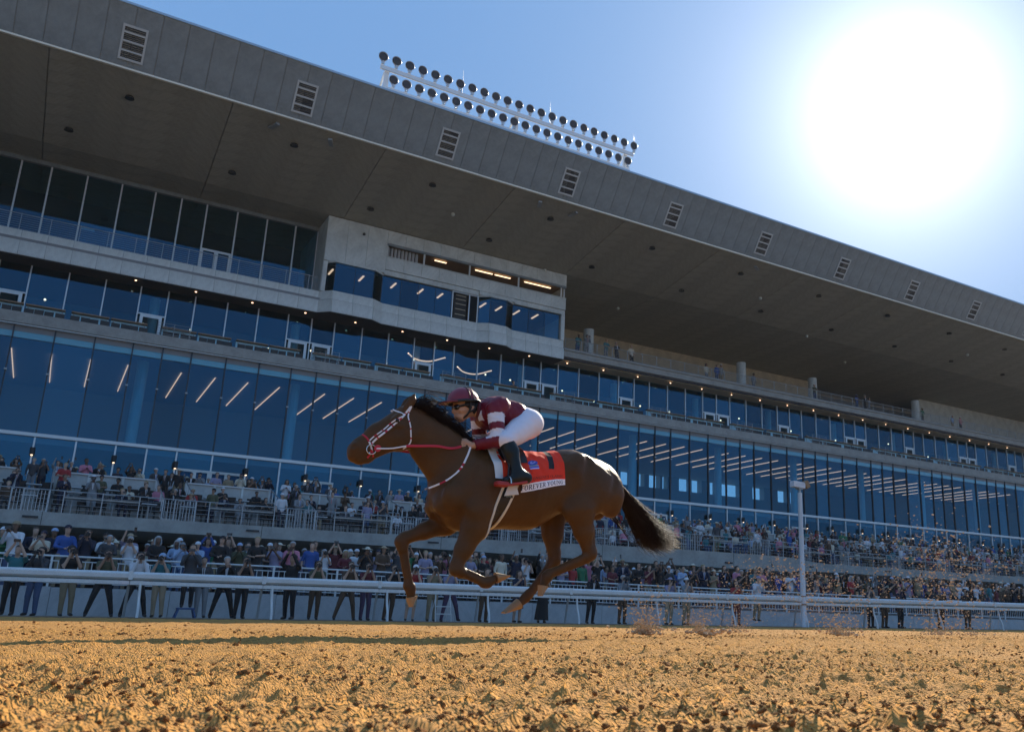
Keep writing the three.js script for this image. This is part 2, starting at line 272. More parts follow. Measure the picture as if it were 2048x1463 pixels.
// body of the building behind the fronts
{
  const XE = XB;
  part(stand, 'back_wall', [bx(XA, 44.6, 3, SY, -74, -73.2), bx(72, XE, 3, SY, -74, -73.2), bx(44.6, 72, 3, 13.12, -74, -73.2), bx(44.6, 72, 14.5, SY, -74, -73.2),
    ...[[46.5, 46.65], [47.92, 48.86], [49.54, 50.06], [51.45, 51.72], [52.4, 53.8], [55.33, 55.44], [56.76, 57.84], [58.81, 59.02], [62.0, 63.74], [65.45, 67.42], [69, 69.3], [71, 72]].map(([a, b]) => bx(a, b, 13.12, 14.5, -74, -73.2))], SM.inside);
  part(stand, 'end_wall', bx(XA - 0.4, XA, 0, 31, -74, -44.6), SM.concrete); part(stand, 'end_wall', bx(XE, XE + 0.4, 0, 31, -74, -44.6), SM.concrete);
  part(stand, 'floor_slab', [bx(XA, XE, 5.0, 5.5, -73.2, -50.12), bx(XA, XE, 8.7, 9.05, -73.2, -56.05), bx(XA, XE, 14.62, 15.2, -73.2, -55.98), bx(XA, XE, 19.72, 20.5, -73.2, -57.75)], SM.floor);
  part(stand, 'hall_ceiling', bx(XA, XE, 14.45, 14.6, -73.15, -56.9), SM.ceiling);
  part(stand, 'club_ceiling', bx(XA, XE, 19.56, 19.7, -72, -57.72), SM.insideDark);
  part(stand, 'club_back_wall', bx(XA, XE, 15.2, 19.55, -66.2, -66), SM.inside);
  part(stand, 'lobby_back_wall', bx(XA, XE, 5.5, 8.7, -63.2, -63), SM.inside);
  part(stand, 'hall_partition', [bx(XA, 30, 9.05, 14.44, -69.2, -69), bx(76, XE, 9.05, 14.44, -69.2, -69)], SM.inside);
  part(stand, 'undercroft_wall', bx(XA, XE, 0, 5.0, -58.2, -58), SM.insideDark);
  for (let k = 0; k < NB; k++) { const x = XA + 0.86 + k * BAY + 6.4; part(stand, 'column', rod([x, 9.06, -58], [x, 14.44, -58], 0.3, 0.3, 16), SM.white); part(stand, 'column', rod([x, 0.7, -50.6], [x, 5, -50.6], 0.35, 0.35, 12), SM.inside); part(stand, 'column', rod([x + 0.3, 15.2, -61.5], [x + 0.3, 19.5, -61.5], 0.28, 0.28, 12), SM.white); }
  // long slim ceiling lights in the hall, four to a bay
  for (let k = 0; k < 12; k++) for (let i = 0; i < 4; i++) { const x = XA + 0.72 + k * BAY + 0.04 + i * 1.93 + 0.0; part(stand, 'light_strip', bx(x - 0.02, x + 0.02, 14.38, 14.42, -67, -59.2), SM.strip); }
}
// main glass front: panes between dark mullions, white transom band, lower panes between white mullions
const GZ = -56;
{
  const w = sub(stand, 'glass_front'), xs = mullionX(XA, 100), mg = bx(-0.035, 0.035, 9.22, 14.93, -0.1, 0.09), lg = bx(-0.04, 0.04, 5.5, 9.03, -0.05, 0.1);
  for (let i = 0; i < xs.length; i++) {
    const x = xs[i], x1 = xs[i + 1] ?? x + 1.88;
    glazed(w, 'pane', pane(x, x1, 9.22, 14.25, GZ)); part(w, 'spandrel_pane', pane(x, x1, 14.27, 14.93, GZ + 0.002), SM.spandrel);
    glazed(w, 'lower_pane', pane(x, x1, 5.5, 9.03, GZ));
    part(w, 'mullion', mg, SM.darkMullion).position.set(x, 0, GZ); part(w, 'lower_mullion', lg, SM.mullion).position.set(x, 0, GZ);
    const c = bx(x - 0.07, x + 0.07, 12.42, 12.5, GZ + 0.1, GZ + 0.16); part(w, 'mullion_clip', c, SM.steel);
    if (i % 2 === 0) { const l = part(w, 'wall_lamp', [rod([x, 8.05, GZ + 0.3], [x, 8.42, GZ + 0.3], 0.12, 0.13, 10), bx(x - 0.03, x + 0.03, 8.2, 8.28, GZ + 0.1, GZ + 0.3)], SM.dark); const b = rod([x, 8.0, GZ + 0.3], [x, 8.045, GZ + 0.3], 0.055, 0.055, 10); part(l, 'lamp_glow', b, SM.glow); }
  }
  part(w, 'transom', [bx(XA, 100, 9.04, 9.22, GZ + 0.02, GZ + 0.16)], SM.mullion);
  part(w, 'head_rail', bx(XA, 100, 14.93, 14.99, GZ, GZ + 0.28), SM.mullion);
  for (const x of [5.67, 7.42, 12.72, 38.2, 53.0, 66.9]) {   // double doors to the terrace
    const d = sub(w, 'door'), y1 = 7.95;
    part(d, 'door_frame', [bx(x, x + 1.76, y1, y1 + 0.14, GZ + 0.02, GZ + 0.14), ...[0.02, 0.82, 0.94, 1.64].map((q) => bx(x + q, x + q + 0.12, 5.5, y1, GZ + 0.02, GZ + 0.13))], SM.white);
    part(d, 'door_pane', [0.14, 1.06].map((q) => pane(x + q, x + q + 0.68, 5.52, y1, GZ + 0.07)), SM.glass);
  }
}
// club balcony: concrete parapet, counters, chairs, glazed front with doors
const CZ = -59.2;
{
  const c = sub(stand, 'club_balcony');
  part(c, 'parapet', [bx(XA, XB, 15.0, 15.6, -55.86, -55.62), bx(XA, XB, 15.02, 15.2, -58.9, -55.86)], SM.concrete);
  const w = sub(stand, 'club_front'), xs = []; for (let k = 0; k < 13; k++) for (const s of STEPS) xs.push(XA + 0.92 + k * BAY + s);
  const mg = bx(-0.035, 0.035, 15.2, 19.5, -0.06, 0.08);
  xs.forEach((x, i) => {
    const x1 = xs[i + 1] ?? x + 1.88, door = [3, 4, 8].includes(i % 10);
    part(w, 'mullion', mg, SM.mullion).position.set(x, 0, CZ);
    if (!door) { glazed(w, 'pane', pane(x, x1, 15.2, 19.5, CZ)); return; }
    glazed(w, 'pane', pane(x, x1, 17.75, 19.5, CZ));
    const d = sub(w, 'door'), a = x + 0.16, b = x1 - 0.16, y1 = 17.55;
    part(d, 'door_frame', [bx(x, x1, y1 + 0.12, y1 + 0.2, CZ, CZ + 0.1), bx(a, b, y1 - 0.02, y1 + 0.11, CZ, CZ + 0.09), bx(a, a + 0.17, 15.2, y1 - 0.02, CZ, CZ + 0.09), bx(b - 0.17, b, 15.2, y1 - 0.02, CZ, CZ + 0.09), bx(a + 0.17, b - 0.17, 15.2, 15.45, CZ, CZ + 0.09)], SM.mullion);
    part(d, 'door_pane', pane(a + 0.17, b - 0.17, 15.45, y1, CZ + 0.03), SM.glass);
    part(d, 'side_pane', [pane(x, a, 15.2, y1, CZ), pane(b, x1, 15.2, y1, CZ)], SM.glass);
  });
  // lamps inside the club room
  for (let k = 0; k < 34; k++) { const x = -2 + k * 2.55 + rnd(-0.5, 0.5, rS), s = new THREE.SphereGeometry(0.07, 10, 8); s.translate(x, 18.1 + rnd(-0.5, 0.4, rS), -60.6 - rnd(0, 2, rS)); if (k % 3 !== 1) part(stand, 'pendant_lamp', s, SM.bulb); }
  for (const [x, z] of [[21.4, -61], [25.7, -62.2]]) part(stand, 'ring_lamp', tube([[x - 1.4, 18.6, z + 0.6], [x - 0.6, 18.45, z], [x + 0.4, 18.45, z], [x + 1.4, 18.75, z + 0.7]], 0.05, 18), SM.strip);
  // soffit lamps under the upper balcony
  for (let k = 0; k < 30; k++) { const x = 2.2 + k * 3.3, s = new THREE.CylinderGeometry(0.055, 0.055, 0.03, 10); s.translate(x, 19.38, -58.1); part(stand, 'downlight', s, SM.bulb); }
}
// upper balcony edge with its bays, ledge and railing; press box on it
function strip(pts, y0, y1, t) {   // an upright band of panels along a bent line (x, z), t thick
  const out = []; for (let i = 0; i + 1 < pts.length; i++) { const [a, b] = [pts[i], pts[i + 1]], L = Math.hypot(b[0] - a[0], b[1] - a[1]), n = Math.max(1, Math.round(L / 1.25));
    for (let k = 0; k < n; k++) { const g = uvm(new THREE.BoxGeometry(L / n - 0.015, y1 - y0, t)); g.rotateY(-Math.atan2(b[1] - a[1], b[0] - a[0])); const u = (k + 0.5) / n; g.translate(lerp(a[0], b[0], u), (y0 + y1) / 2, lerp(a[1], b[1], u)); out.push(g); } }
  return out;
}
const EDGE = [[XA, -57.75], [12.75, -57.75], [13.45, -57.05], [16.2, -57.05], [16.95, -57.55], [24.0, -57.55], [24.75, -57.05], [26.15, -57.05], [26.85, -57.55], [31.25, -57.55]];
{
  const b = sub(stand, 'upper_balcony');
  for (const g of strip(EDGE, 19.47, 20.32, 0.08)) part(b, 'edge_panel', g, SM.white);
  for (const g of strip(EDGE.map(([x, z]) => [x, z - 0.12]), 20.36, 20.98, 0.06)) { part(b, 'ledge_panel', g, SM.white); }
  part(b, 'shadow_gap', strip(EDGE.map(([x, z]) => [x, z - 0.13]), 20.30, 20.37, 0.1), SM.dark);
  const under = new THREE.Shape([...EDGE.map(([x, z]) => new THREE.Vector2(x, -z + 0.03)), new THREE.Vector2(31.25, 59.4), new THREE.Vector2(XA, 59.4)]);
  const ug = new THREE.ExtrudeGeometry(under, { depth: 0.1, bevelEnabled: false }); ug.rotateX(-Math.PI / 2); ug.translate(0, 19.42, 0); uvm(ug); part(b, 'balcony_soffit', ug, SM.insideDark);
  part(b, 'bare_slab_edge', [bx(31.3, XB, 19.74, 20.22, -58.1, -57.6), bx(31.3, XB, 20.22, 20.34, -58.0, -57.5)], SM.concrete);
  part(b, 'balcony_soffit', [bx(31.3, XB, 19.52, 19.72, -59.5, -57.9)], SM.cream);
  // railing along the open edge
  const rail = sub(stand, 'balcony_railing'), post = rod([0, 20.34, 0], [0, 21.4, 0], 0.025);
  for (const [x0, x1, z] of [[XA, 12.6, -57.95], [31.6, XB, -58.0]]) {
    for (let x = x0; x < x1; x += 1.45) part(rail, 'post', post, SM.steel).position.set(x, x0 < 0 ? 0.62 : 0, z);
    for (let k = 0; k < 8; k++) part(rail, 'rail', rod([x0, (x0 < 0 ? 21.06 : 20.44) + k * 0.13, z], [x1, (x0 < 0 ? 21.06 : 20.44) + k * 0.13, z], k === 7 ? 0.028 : 0.01), SM.steel);
  }
}
{ // tall glazing of the top level at the left
  const w = sub(stand, 'upper_front'), z = -60.2, xs = mullionX(XA, 12.9), mg = bx(-0.045, 0.045, 20.5, 26.15, -0.06, 0.1);
  xs.forEach((x, i) => { const x1 = xs[i + 1] ?? 12.72; glazed(w, 'pane', pane(x, x1, 20.5, 26.15, z)); part(w, 'mullion', mg, SM.mullion).position.set(x, 0, z); });
  part(w, 'head_frame', bx(XA, 12.75, 26.15, 26.4, z - 0.1, z + 0.2), SM.fascia);
  const d = sub(w, 'door'); part(d, 'door_frame', [bx(5.62, 7.4, 22.95, 23.1, z + 0.03, z + 0.12), ...[5.62, 6.4, 6.52, 7.28].map((x) => bx(x, x + 0.12, 20.5, 22.95, z + 0.03, z + 0.12))], SM.mullion);
  part(stand, 'upper_partition', bx(XA, 12.9, 20.5, 26.3, -65.2, -65), SM.insideDark);
  part(stand, 'notice', bx(-1.05, -0.35, 22.75, 22.95, z - 0.3, z - 0.28), SM.whitePaint);
}
{ // press box: white panel front with two bays, a window strip above and a band of dark windows below
  const p = sub(stand, 'press_box'), zf = -57.5, X0 = 12.75, X1 = 31.25, top = 26.36, fr = -57.24, wy0 = 20.98, wy1 = 23.05;
  const panel = (x0, x1, y0, y1, z = zf, m = SM.white, t = 0.22) => { const n = Math.max(1, Math.round((x1 - x0) / 1.3)); for (let i = 0; i < n; i++) part(p, 'panel', bx(lerp(x0, x1, i / n) + 0.007, lerp(x0, x1, (i + 1) / n) - 0.007, y0, y1, z - t, z), m); };
  panel(X0, 16.9, 23.15, top); panel(16.9, X1, 25.42, top); panel(16.9, X1, 23.45, 24.38); panel(16.9, 24.0, 23.08, 23.43, zf - 0.1); panel(26.9, X1, 23.08, 23.43, zf - 0.1); panel(24.0, 26.9, 23.15, 23.43);
  panel(X1 - 0.32, X1, 20.98, 23.06, zf - 0.06); panel(X0 + 0.02, 13.05, 20.98, 23.14, zf - 0.1);
  part(p, 'side_wall', bx(X0, X0 + 0.12, 20.98, top, -66, zf - 0.23), SM.white); part(p, 'side_wall', bx(X1 - 0.12, X1, 20.5, top, -66, zf - 0.23), SM.white);
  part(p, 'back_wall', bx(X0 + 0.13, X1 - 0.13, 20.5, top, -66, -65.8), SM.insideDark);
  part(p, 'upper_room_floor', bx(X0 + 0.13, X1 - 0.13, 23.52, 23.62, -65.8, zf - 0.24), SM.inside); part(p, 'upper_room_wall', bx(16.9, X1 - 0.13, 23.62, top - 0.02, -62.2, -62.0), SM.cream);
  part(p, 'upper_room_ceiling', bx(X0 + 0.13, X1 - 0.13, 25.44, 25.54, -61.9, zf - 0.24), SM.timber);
  part(p, 'window_sill', bx(16.9, X1, 24.36, 24.42, zf - 0.2, zf + 0.06), SM.white); part(p, 'window_head', bx(16.9, X1, 25.26, 25.42, zf - 0.2, zf - 0.02), SM.fascia);
  for (const x of [16.9, 19.6, 23.1, 27.1, 30.8]) part(p, 'window_post', bx(x, x + 0.12, 24.42, 25.26, zf - 0.18, zf - 0.1), SM.white);
  part(p, 'curtain', Array.from({ length: 9 }, (_, i) => rod([17.15 + i * 0.26, 24.4, zf - 0.55], [17.15 + i * 0.26, 25.3, zf - 0.55], 0.11, 0.11, 7)), mat(0.42, 0.42, 0.42, 0.9));
  for (const [a, b] of [[20.7, 21.6], [23.9, 25.3], [25.5, 26.8], [28, 30.3]]) part(p, 'light_strip', bx(a, b, 25.30, 25.36, zf - 0.9, zf - 0.82), SM.glow);
  const win = (x0, z0, x1, z1) => { const L = Math.hypot(x1 - x0, z1 - z0), g = new THREE.PlaneGeometry(L - 0.02, wy1 - wy0); g.rotateY(-Math.atan2(z1 - z0, x1 - x0) + rnd(-0.003, 0.003, rS)); g.translate((x0 + x1) / 2, (wy0 + wy1) / 2, (z0 + z1) / 2); glazed(p, 'window_pane', g); const m = rod([x0, wy0, z0], [x0, wy1, z0], 0.02, 0.02, 4); part(p, 'window_mullion', m, SM.darkMullion); };
  const F = fr - 0.05, C = zf - 0.28;
  win(13.05, C, 13.5, F); win(13.5, F, 14.85, F); win(14.85, F, 16.15, F); win(16.15, F, 16.85, C); win(16.85, C, 18.2, C); win(18.2, C, 19.5, C); win(19.5, C, 20.75, C); win(20.75, C, 22.0, C);
  win(24.1, C, 24.8, F); win(24.8, F, 26.15, F); win(26.15, F, 26.85, C); win(26.85, C, 28.2, C); win(28.2, C, 29.6, C); win(29.6, C, 30.93, C);
  part(p, 'bay_head', [...strip([[13.05, C], [13.5, fr], [16.15, fr], [16.9, C]], 23.04, 23.15, 0.1), ...strip([[24.05, C], [24.8, fr], [26.15, fr], [26.9, C]], 23.04, 23.15, 0.1)], SM.white);
  const d = sub(p, 'door'); part(d, 'door_frame', [bx(22.0, 24.05, 23.0, 23.07, C, C + 0.08), ...[22.0, 23.3, 23.97].map((x) => bx(x, x + 0.08, 20.98, 23.0, C, C + 0.08))], SM.mullion); part(d, 'door_blind', bx(22.2, 23.15, 21.0, 22.85, C - 0.02, C), SM.black); part(d, 'door_slats', [0.35, 0.75, 1.15, 1.5, 1.8].map((q) => bx(22.3, 23.1, 21 + q, 21.05 + q, C + 0.001, C + 0.02)), SM.cream); part(d, 'door_pane', pane(23.4, 23.96, 21, 22.9, C), SM.glass);
  for (const x of [13.6, 15.7, 18.0, 20.0, 21.5, 24.9, 26.2, 27.7, 29.3]) { const s = bx(-0.06, 0.06, 22.88, 22.94, -0.55, 0.55); s.translate(x, 0, -58.9); part(p, 'light_strip', s, SM.strip); }
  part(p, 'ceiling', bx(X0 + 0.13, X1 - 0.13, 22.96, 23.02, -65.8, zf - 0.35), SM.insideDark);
  part(p, 'wall_camera', new THREE.SphereGeometry(0.1, 10, 8).translate(15.2, 25.6, zf + 0.08), SM.dark);
}
{ // open deck of the top level at the right
  part(stand, 'deck_back_wall', bx(31.3, 69.5, 20.5, SY, -69.6, -69.4), SM.cream);
  part(stand, 'deck_end_room', [bx(85.3, XB, 20.5, SY, -67.6, -67.4)], SM.white);
  for (const [x, h] of [[35.9, 0], [52.7, 0], [62, 0], [77.5, 0]]) part(stand, 'deck_column', rod([x, 20.5, -61.8], [x, h ? 25 : 23.9, -61.8], 0.45, 0.45, 16), SM.white);
}
// lower terrace: curved concrete edge, tiers, back parapet, stairs, railings
const edgeZ = (x) => -(44.5 - 3.05 * smooth(x, 12, 33) + 3.05 * smooth(x, 37.5, 46));
const edgeB = (x) => 3.57 - 0.35 * smooth(x, 12, 33) + 0.35 * smooth(x, 37.5, 46);
{
  const t = sub(stand, 'terrace'), band = [];
  for (let x = XA; x < XB; x += 1.24) { const x1 = Math.min(XB, x + 1.24), s = new THREE.BufferGeometry(), z0 = edgeZ(x), z1 = edgeZ(x1), b0 = edgeB(x), b1 = edgeB(x1), T = 4.13;
    const v = [[x, b0, z0], [x1, b1, z1], [x1, T, z1], [x, T, z0], [x, b0, -52], [x1, b1, -52], [x, T, -50], [x1, T, -50]], q = [[0, 1, 2, 3], [4, 5, 1, 0], [3, 2, 7, 6]], p = [];
    for (const [a, b, c, d] of q) for (const i of [a, b, c, a, c, d]) p.push(...v[i]);
    s.setAttribute('position', new THREE.Float32BufferAttribute(p, 3)); s.computeVertexNormals(); s.setAttribute('uv', new THREE.Float32BufferAttribute(new Float32Array(p.length / 3 * 2), 2)); band.push(uvm(s)); }
  part(t, 'slab', band, SM.concrete);
  part(t, 'seam', Array.from({ length: 10 }, (_, k) => { const x = -0.2 + k * 8.68, z = edgeZ(x); return bx(x - 0.012, x + 0.012, edgeB(x) + 0.02, 4.12, z, z + 0.004); }), SM.dark);
  part(t, 'edge_lamp', Array.from({ length: 11 }, (_, k) => { const x = -0.6 + k * 8.68, z = edgeZ(x); return bx(x - 0.28, x + 0.28, edgeB(x) + 0.28, edgeB(x) + 0.36, z, z + 0.06); }), SM.dark);
  part(t, 'tier', [bx(XA, XB, 4.131, 4.58, -50, -46.4)], SM.concrete); part(t, 'tier', [bx(XA, XB, 4.58, 5.03, -50.1, -48.2)], SM.concrete);
  const stairs = [-0.75, 4.95, 10.35, 15.5]; for (let x = 20.8; x < 95; x += 5.35) stairs.push(x);
  const par = sub(stand, 'back_parapet'); let prev = XA;
  for (const x of [...stairs, XB]) {
    const a = prev, b = x - 0.68; if (b > a) { part(par, 'parapet_panel', bx(a, b, 5.5, 6.5, -50.1, -50), SM.parapet); part(par, 'parapet_cap', bx(a - 0.02, b + 0.02, 6.5, 6.56, -50.25, -49.92), SM.whitePaint);
      const n = Math.max(2, Math.round((b - a) / 1.4)); for (let i = 0; i <= n; i++) part(par, 'parapet_post', bx(lerp(a, b, i / n) - 0.05, lerp(a, b, i / n) + 0.05, 5.05, 6.49, -49.99, -49.93), SM.white); }
    prev = x + 0.68;
    if (x < XB) { const f = sub(stand, 'stair_flight');
      for (let k = 0; k < 9; k++) part(f, 'step', bx(x - 0.66, x + 0.66, 4.13, 4.13 + 0.155 * (k + 1), -50.1, -45.5 - k * 0.5), SM.concrete);
      for (const s of [-0.67, 0.67]) { part(f, 'handrail', [rod([x + s, 5.1, -45.2], [x + s, 6.6, -49.9], 0.028), rod([x + s, 4.6, -45.2], [x + s, 6.1, -49.9], 0.018)], SM.steel); for (let k = 0; k < 7; k++) part(f, 'stair_post', rod([x + s, 4.1 + 0.22 * k, -45.2 - k * 0.78], [x + s, 5.12 + 0.25 * k, -45.2 - k * 0.78], 0.03), SM.whitePaint); }
      part(f, 'gate_picket', Array.from({ length: 11 }, (_, k) => rod([x - 0.64 + k * 0.128, 4.13, edgeZ(x) - 0.22], [x - 0.64 + k * 0.128, 5.02, edgeZ(x) - 0.22], 0.014, 0.014, 5)), SM.whitePaint); }
  }
  const rail = sub(stand, 'terrace_railing'), post = bx(-0.02, 0.02, 4.1, 5.08, -0.02, 0.02);
  for (let x = XA + 0.3; x < 96; x += 1.42) { const x1 = x + 1.42, z = edgeZ(x) - 0.12, z1 = edgeZ(x1) - 0.12; part(rail, 'post', post, SM.steel).position.set(x, 0, z); part(rail, 'rail', [0, 1, 2, 3, 4].map((k) => rod([x, 4.3 + k * 0.19, z], [x1, 4.3 + k * 0.19, z1], k === 4 ? 0.024 : 0.009, k === 4 ? 0.024 : 0.009, 5)), SM.steel);
    if (stairs.every((s) => Math.abs(s - x - 0.7) > 1.3)) part(rail, 'drink_shelf', bx(x + 0.02, x1 - 0.02, 4.78, 4.84, edgeZ(x + 0.7) - 0.55, edgeZ(x + 0.7) - 0.2), SM.shelf); }
}
// ---------- floodlight rack on the roof ----------
{
  const t = thing('floodlight_rack', 'long white rack with two rows of round floodlights on the grandstand roof', 'floodlights', [0, 0, 0]);
  const za = -47.5, x0 = 12.5, x1 = 30.8, wp = mat(0.82, 0.84, 0.85, 0.4), lampBack = mat(0.045, 0.042, 0.05, 0.5), lampRim = mat(0.55, 0.56, 0.58, 0.3, 0.6);
  part(t, 'upper_beam', bx(x0, x1, 32.02, 32.28, za - 0.06, za + 0.06), wp); part(t, 'lower_beam', bx(x0 + 0.25, x1 - 0.3, 30.72, 30.94, za - 0.06, za + 0.06), wp);
  for (const x of [x0 + 0.45, (x0 + x1) / 2, x1 - 0.6]) { part(t, 'post', bx(x - 0.14, x + 0.14, 30.2, 32.02, za - 0.22, za - 0.07), wp); part(t, 'brace', rod([x - 0.1, 32, za - 0.2], [x - 0.1, 30.6, za - 1.9], 0.07), wp); }
  const bowl = new THREE.LatheGeometry([[0, 0.16], [0.10, 0.15], [0.22, 0.08], [0.29, 0], [0.30, -0.02], [0.285, -0.03]].map(([a, b]) => new THREE.Vector2(a, b)), 20); bowl.rotateX(-Math.PI / 2 + 0.12);
  const face = new THREE.SphereGeometry(0.285, 20, 8, 0, 6.3, 0, 0.9); face.scale(1.28, 0.16, 1.28); face.rotateX(Math.PI / 2 + 0.12); face.translate(0, 0, -0.06);
  const stem = [rod([0, -0.5, -0.02], [0, -0.28, -0.02], 0.035), rod([-0.14, -0.36, 0], [0.14, -0.36, 0], 0.03), bx(-0.09, 0.09, -0.52, -0.44, -0.07, 0.05)];
  const mk = (n, a, b, y) => { for (let i = 0; i < n; i++) { const l = sub(t, 'floodlight'); l.position.set(lerp(a, b, i / (n - 1)), y + 0.52, za + 0.12); l.rotation.y = rnd(-0.07, 0.07, rS); part(l, 'lamp_bowl', bowl, lampRim); part(l, 'lamp_face', face, lampBack); part(l, 'lamp_stem', stem, lampRim); } };
  mk(23, x0 + 0.1, x1 - 0.02, 32.3); mk(22, x0 + 0.85, x1 - 0.5, 30.96);
  part(t, 'conduit', [[0.1, 31.98, 0.09], [0.3, 30.68, 0.09]].map(([a, y, b]) => rod([x0 + a, y, za + b], [x1 - a, y, za + b], 0.03)), lampRim);
  for (const x of [17.8, 24.1, 30.9]) part(t, 'lightning_rod', rod([x, 32.3, za - 0.1], [x, 34, za - 0.1], 0.015, 0.008), lampRim);
}
// ---------- outside rail of the track ----------
const railZ = (x) => -26.5 + 3.1 * smooth(x, 17, 42) * (x < 42 ? 1 : 1) + (x > 42 ? (x - 42) * 0.16 : 0);
const wornTex = noiseTex(512, (u, v) => { const a = tile(u, v, 5), b = tile(u, v, 26), c = tile(u, v, 90), k = 0.9 + 0.05 * a + 0.05 * b - (c > 0.45 && b > 0.1 ? 0.3 : 0); return [k, k * 0.985, k * 0.95]; });
const railMat = new THREE.MeshPhysicalMaterial({ color: rgb(0.72, 0.74, 0.76), roughness: 0.4, clearcoat: 0.3, map: rep(wornTex, 0.6) });
{
  const t = thing('track_rail', 'white racetrack rail on pairs of slim posts along the far edge of the dirt', 'rail');
  const L = []; for (let x = -12; x <= 60; x += 3.24) L.push(x + 1.3 - 0.24);
  const prof = new THREE.Shape(); prof.moveTo(0.075, 0.92); prof.lineTo(0.085, 1.04); prof.absarc(0.0, 1.05, 0.085, 0, Math.PI * 0.92, false); prof.lineTo(-0.08, 0.98); prof.lineTo(-0.02, 0.94);
  const low = new THREE.Shape([[0.045, 0.80], [0.055, 0.81], [0.055, 0.903], [0.03, 0.912], [-0.05, 0.9], [-0.05, 0.81]].map(([a, b]) => new THREE.Vector2(a, b)));
  for (let i = 0; i + 1 < L.length; i++) {
    const x = L[i], x1 = L[i + 1], z = railZ(x), z1 = railZ(x1), len = Math.hypot(x1 - x, z1 - z) - 0.012, a = Math.atan2(z1 - z, x1 - x);
    for (const [n, s] of [['rail_beam', prof], ['rail_skirt', low]]) { const g = new THREE.ExtrudeGeometry(s, { depth: len, bevelEnabled: false, curveSegments: 10 }); g.rotateY(Math.PI / 2); const m = part(t, n, g, railMat); m.position.set(x, 0, z); m.rotation.y = -a; }
    part(t, 'joint_sleeve', bx(x - 0.05, x + 0.05, 0.93, 1.14, z - 0.09, z + 0.092), railMat); part(t, 'front_post', tube([[x + 0.25, 0.86, z + 0.02], [x + 0.26, 0.5, z + 0.06], [x + 0.27, 0.22, z + 0.16], [x + 0.27, -0.08, z + 0.2]], 0.035, 10, 8), railMat);
    part(t, 'back_post', rod([x, -0.1, z - 0.32], [x, 0.95, z - 0.1], 0.036, 0.036, 8), SM.steel);
  }
}
// ---------- apron: retaining wall, white fence, raised paving ----------
const fenceY = (x) => -0.006 * x;
{
  const w = thing('retaining_wall', 'low pale concrete wall under the white picket fence', 'wall');
  const wm = mat(0.50, 0.51, 0.52, 0.85, 0, grime);
  for (let x = -12; x < 62; x += 3.1) part(w, 'wall_section', bx(x + 0.006, x + 3.094, -0.1, 0.8 + fenceY(x + 1.5), -31.2, -31), wm);
  const f = thing('picket_fence', 'white metal picket fence on the low wall in front of the apron crowd', 'fence');
  const pk = new THREE.CylinderGeometry(0.013, 0.013, 0.62, 5), ps = bx(-0.03, 0.03, 0.8, 1.68, -0.03, 0.03); let n = 0; const rest = [];
  for (let x = -12; x < 62; x += 2.05) {
    const y = fenceY(x), z = -31.1;
    part(f, 'fence_post', ps, railMat).position.set(x, y, z);
    part(f, 'top_rail', rod([x, 1.68 + y, z], [x + 2.05, 1.68 + fenceY(x + 2.05), z], 0.028, 0.028, 8), railMat);
    part(f, 'mid_rail', rod([x, 1.54 + y, z], [x + 2.05, 1.54 + fenceY(x + 2.05), z], 0.018, 0.018, 6), railMat); part(f, 'bottom_rail', rod([x, 0.92 + y, z], [x + 2.05, 0.92 + fenceY(x + 2.05), z], 0.018, 0.018, 6), railMat);
    for (let k = 1; k < 12; k++) { const px = x + k * 2.05 / 12; if (px > -3 && n < 290) { n++; part(f, 'picket', pk, railMat).position.set(px, 1.23 + fenceY(px), z); } else { const g = pk.clone(); g.translate(px, 1.23 + fenceY(px), z); rest.push(g); } }
  }
  part(f, 'far_pickets', rest, railMat, 'stuff');
  const st = struct('apron', bx(-14, XB, -0.1, 0.74, -58, -31.21), mat(0.22, 0.21, 0.2, 0.9, 0, grime));
  st.userData.kind = 'structure'; struct('verge', bx(-14, 70, -0.2, -0.004, -31, -25.4), mat(0.20, 0.15, 0.10, 1));
  // small dark banners with white marks tied behind the pickets
  const mark = (txt) => { const c = document.createElement('canvas'); c.width = c.height = 128; const g = c.getContext('2d'); g.fillStyle = '#0c1a22'; g.fillRect(0, 0, 128, 128); g.fillStyle = '#e6efe8'; g.textAlign = 'center'; g.textBaseline = 'middle';
    if (txt) { g.font = 'bold 104px sans-serif'; g.fillText(txt, 64, 68); } else { g.translate(64, 64); for (let k = 0; k < 3; k++) { g.rotate(Math.PI / 3); g.fillRect(-44, -9, 88, 18); } } const t = new THREE.CanvasTexture(c); t.colorSpace = THREE.SRGBColorSpace; return new THREE.MeshStandardMaterial({ map: t, roughness: 0.8 }); };
  const plate = (x, txt, label) => { const m = new THREE.Mesh(new RoundedBoxGeometry(0.5, 0.46, 0.02, 1, 0.006), mark(txt)); m.name = numbered('fence_banner'); m.position.set(x, 1.3 + fenceY(x), -31.17); m.userData = { label, category: 'banner' }; scene.add(m); };
  plate(9.16, '', 'small dark banner with a white star mark on the picket fence'); plate(12.67, 'F', 'small dark banner with a white letter F on the picket fence');
}
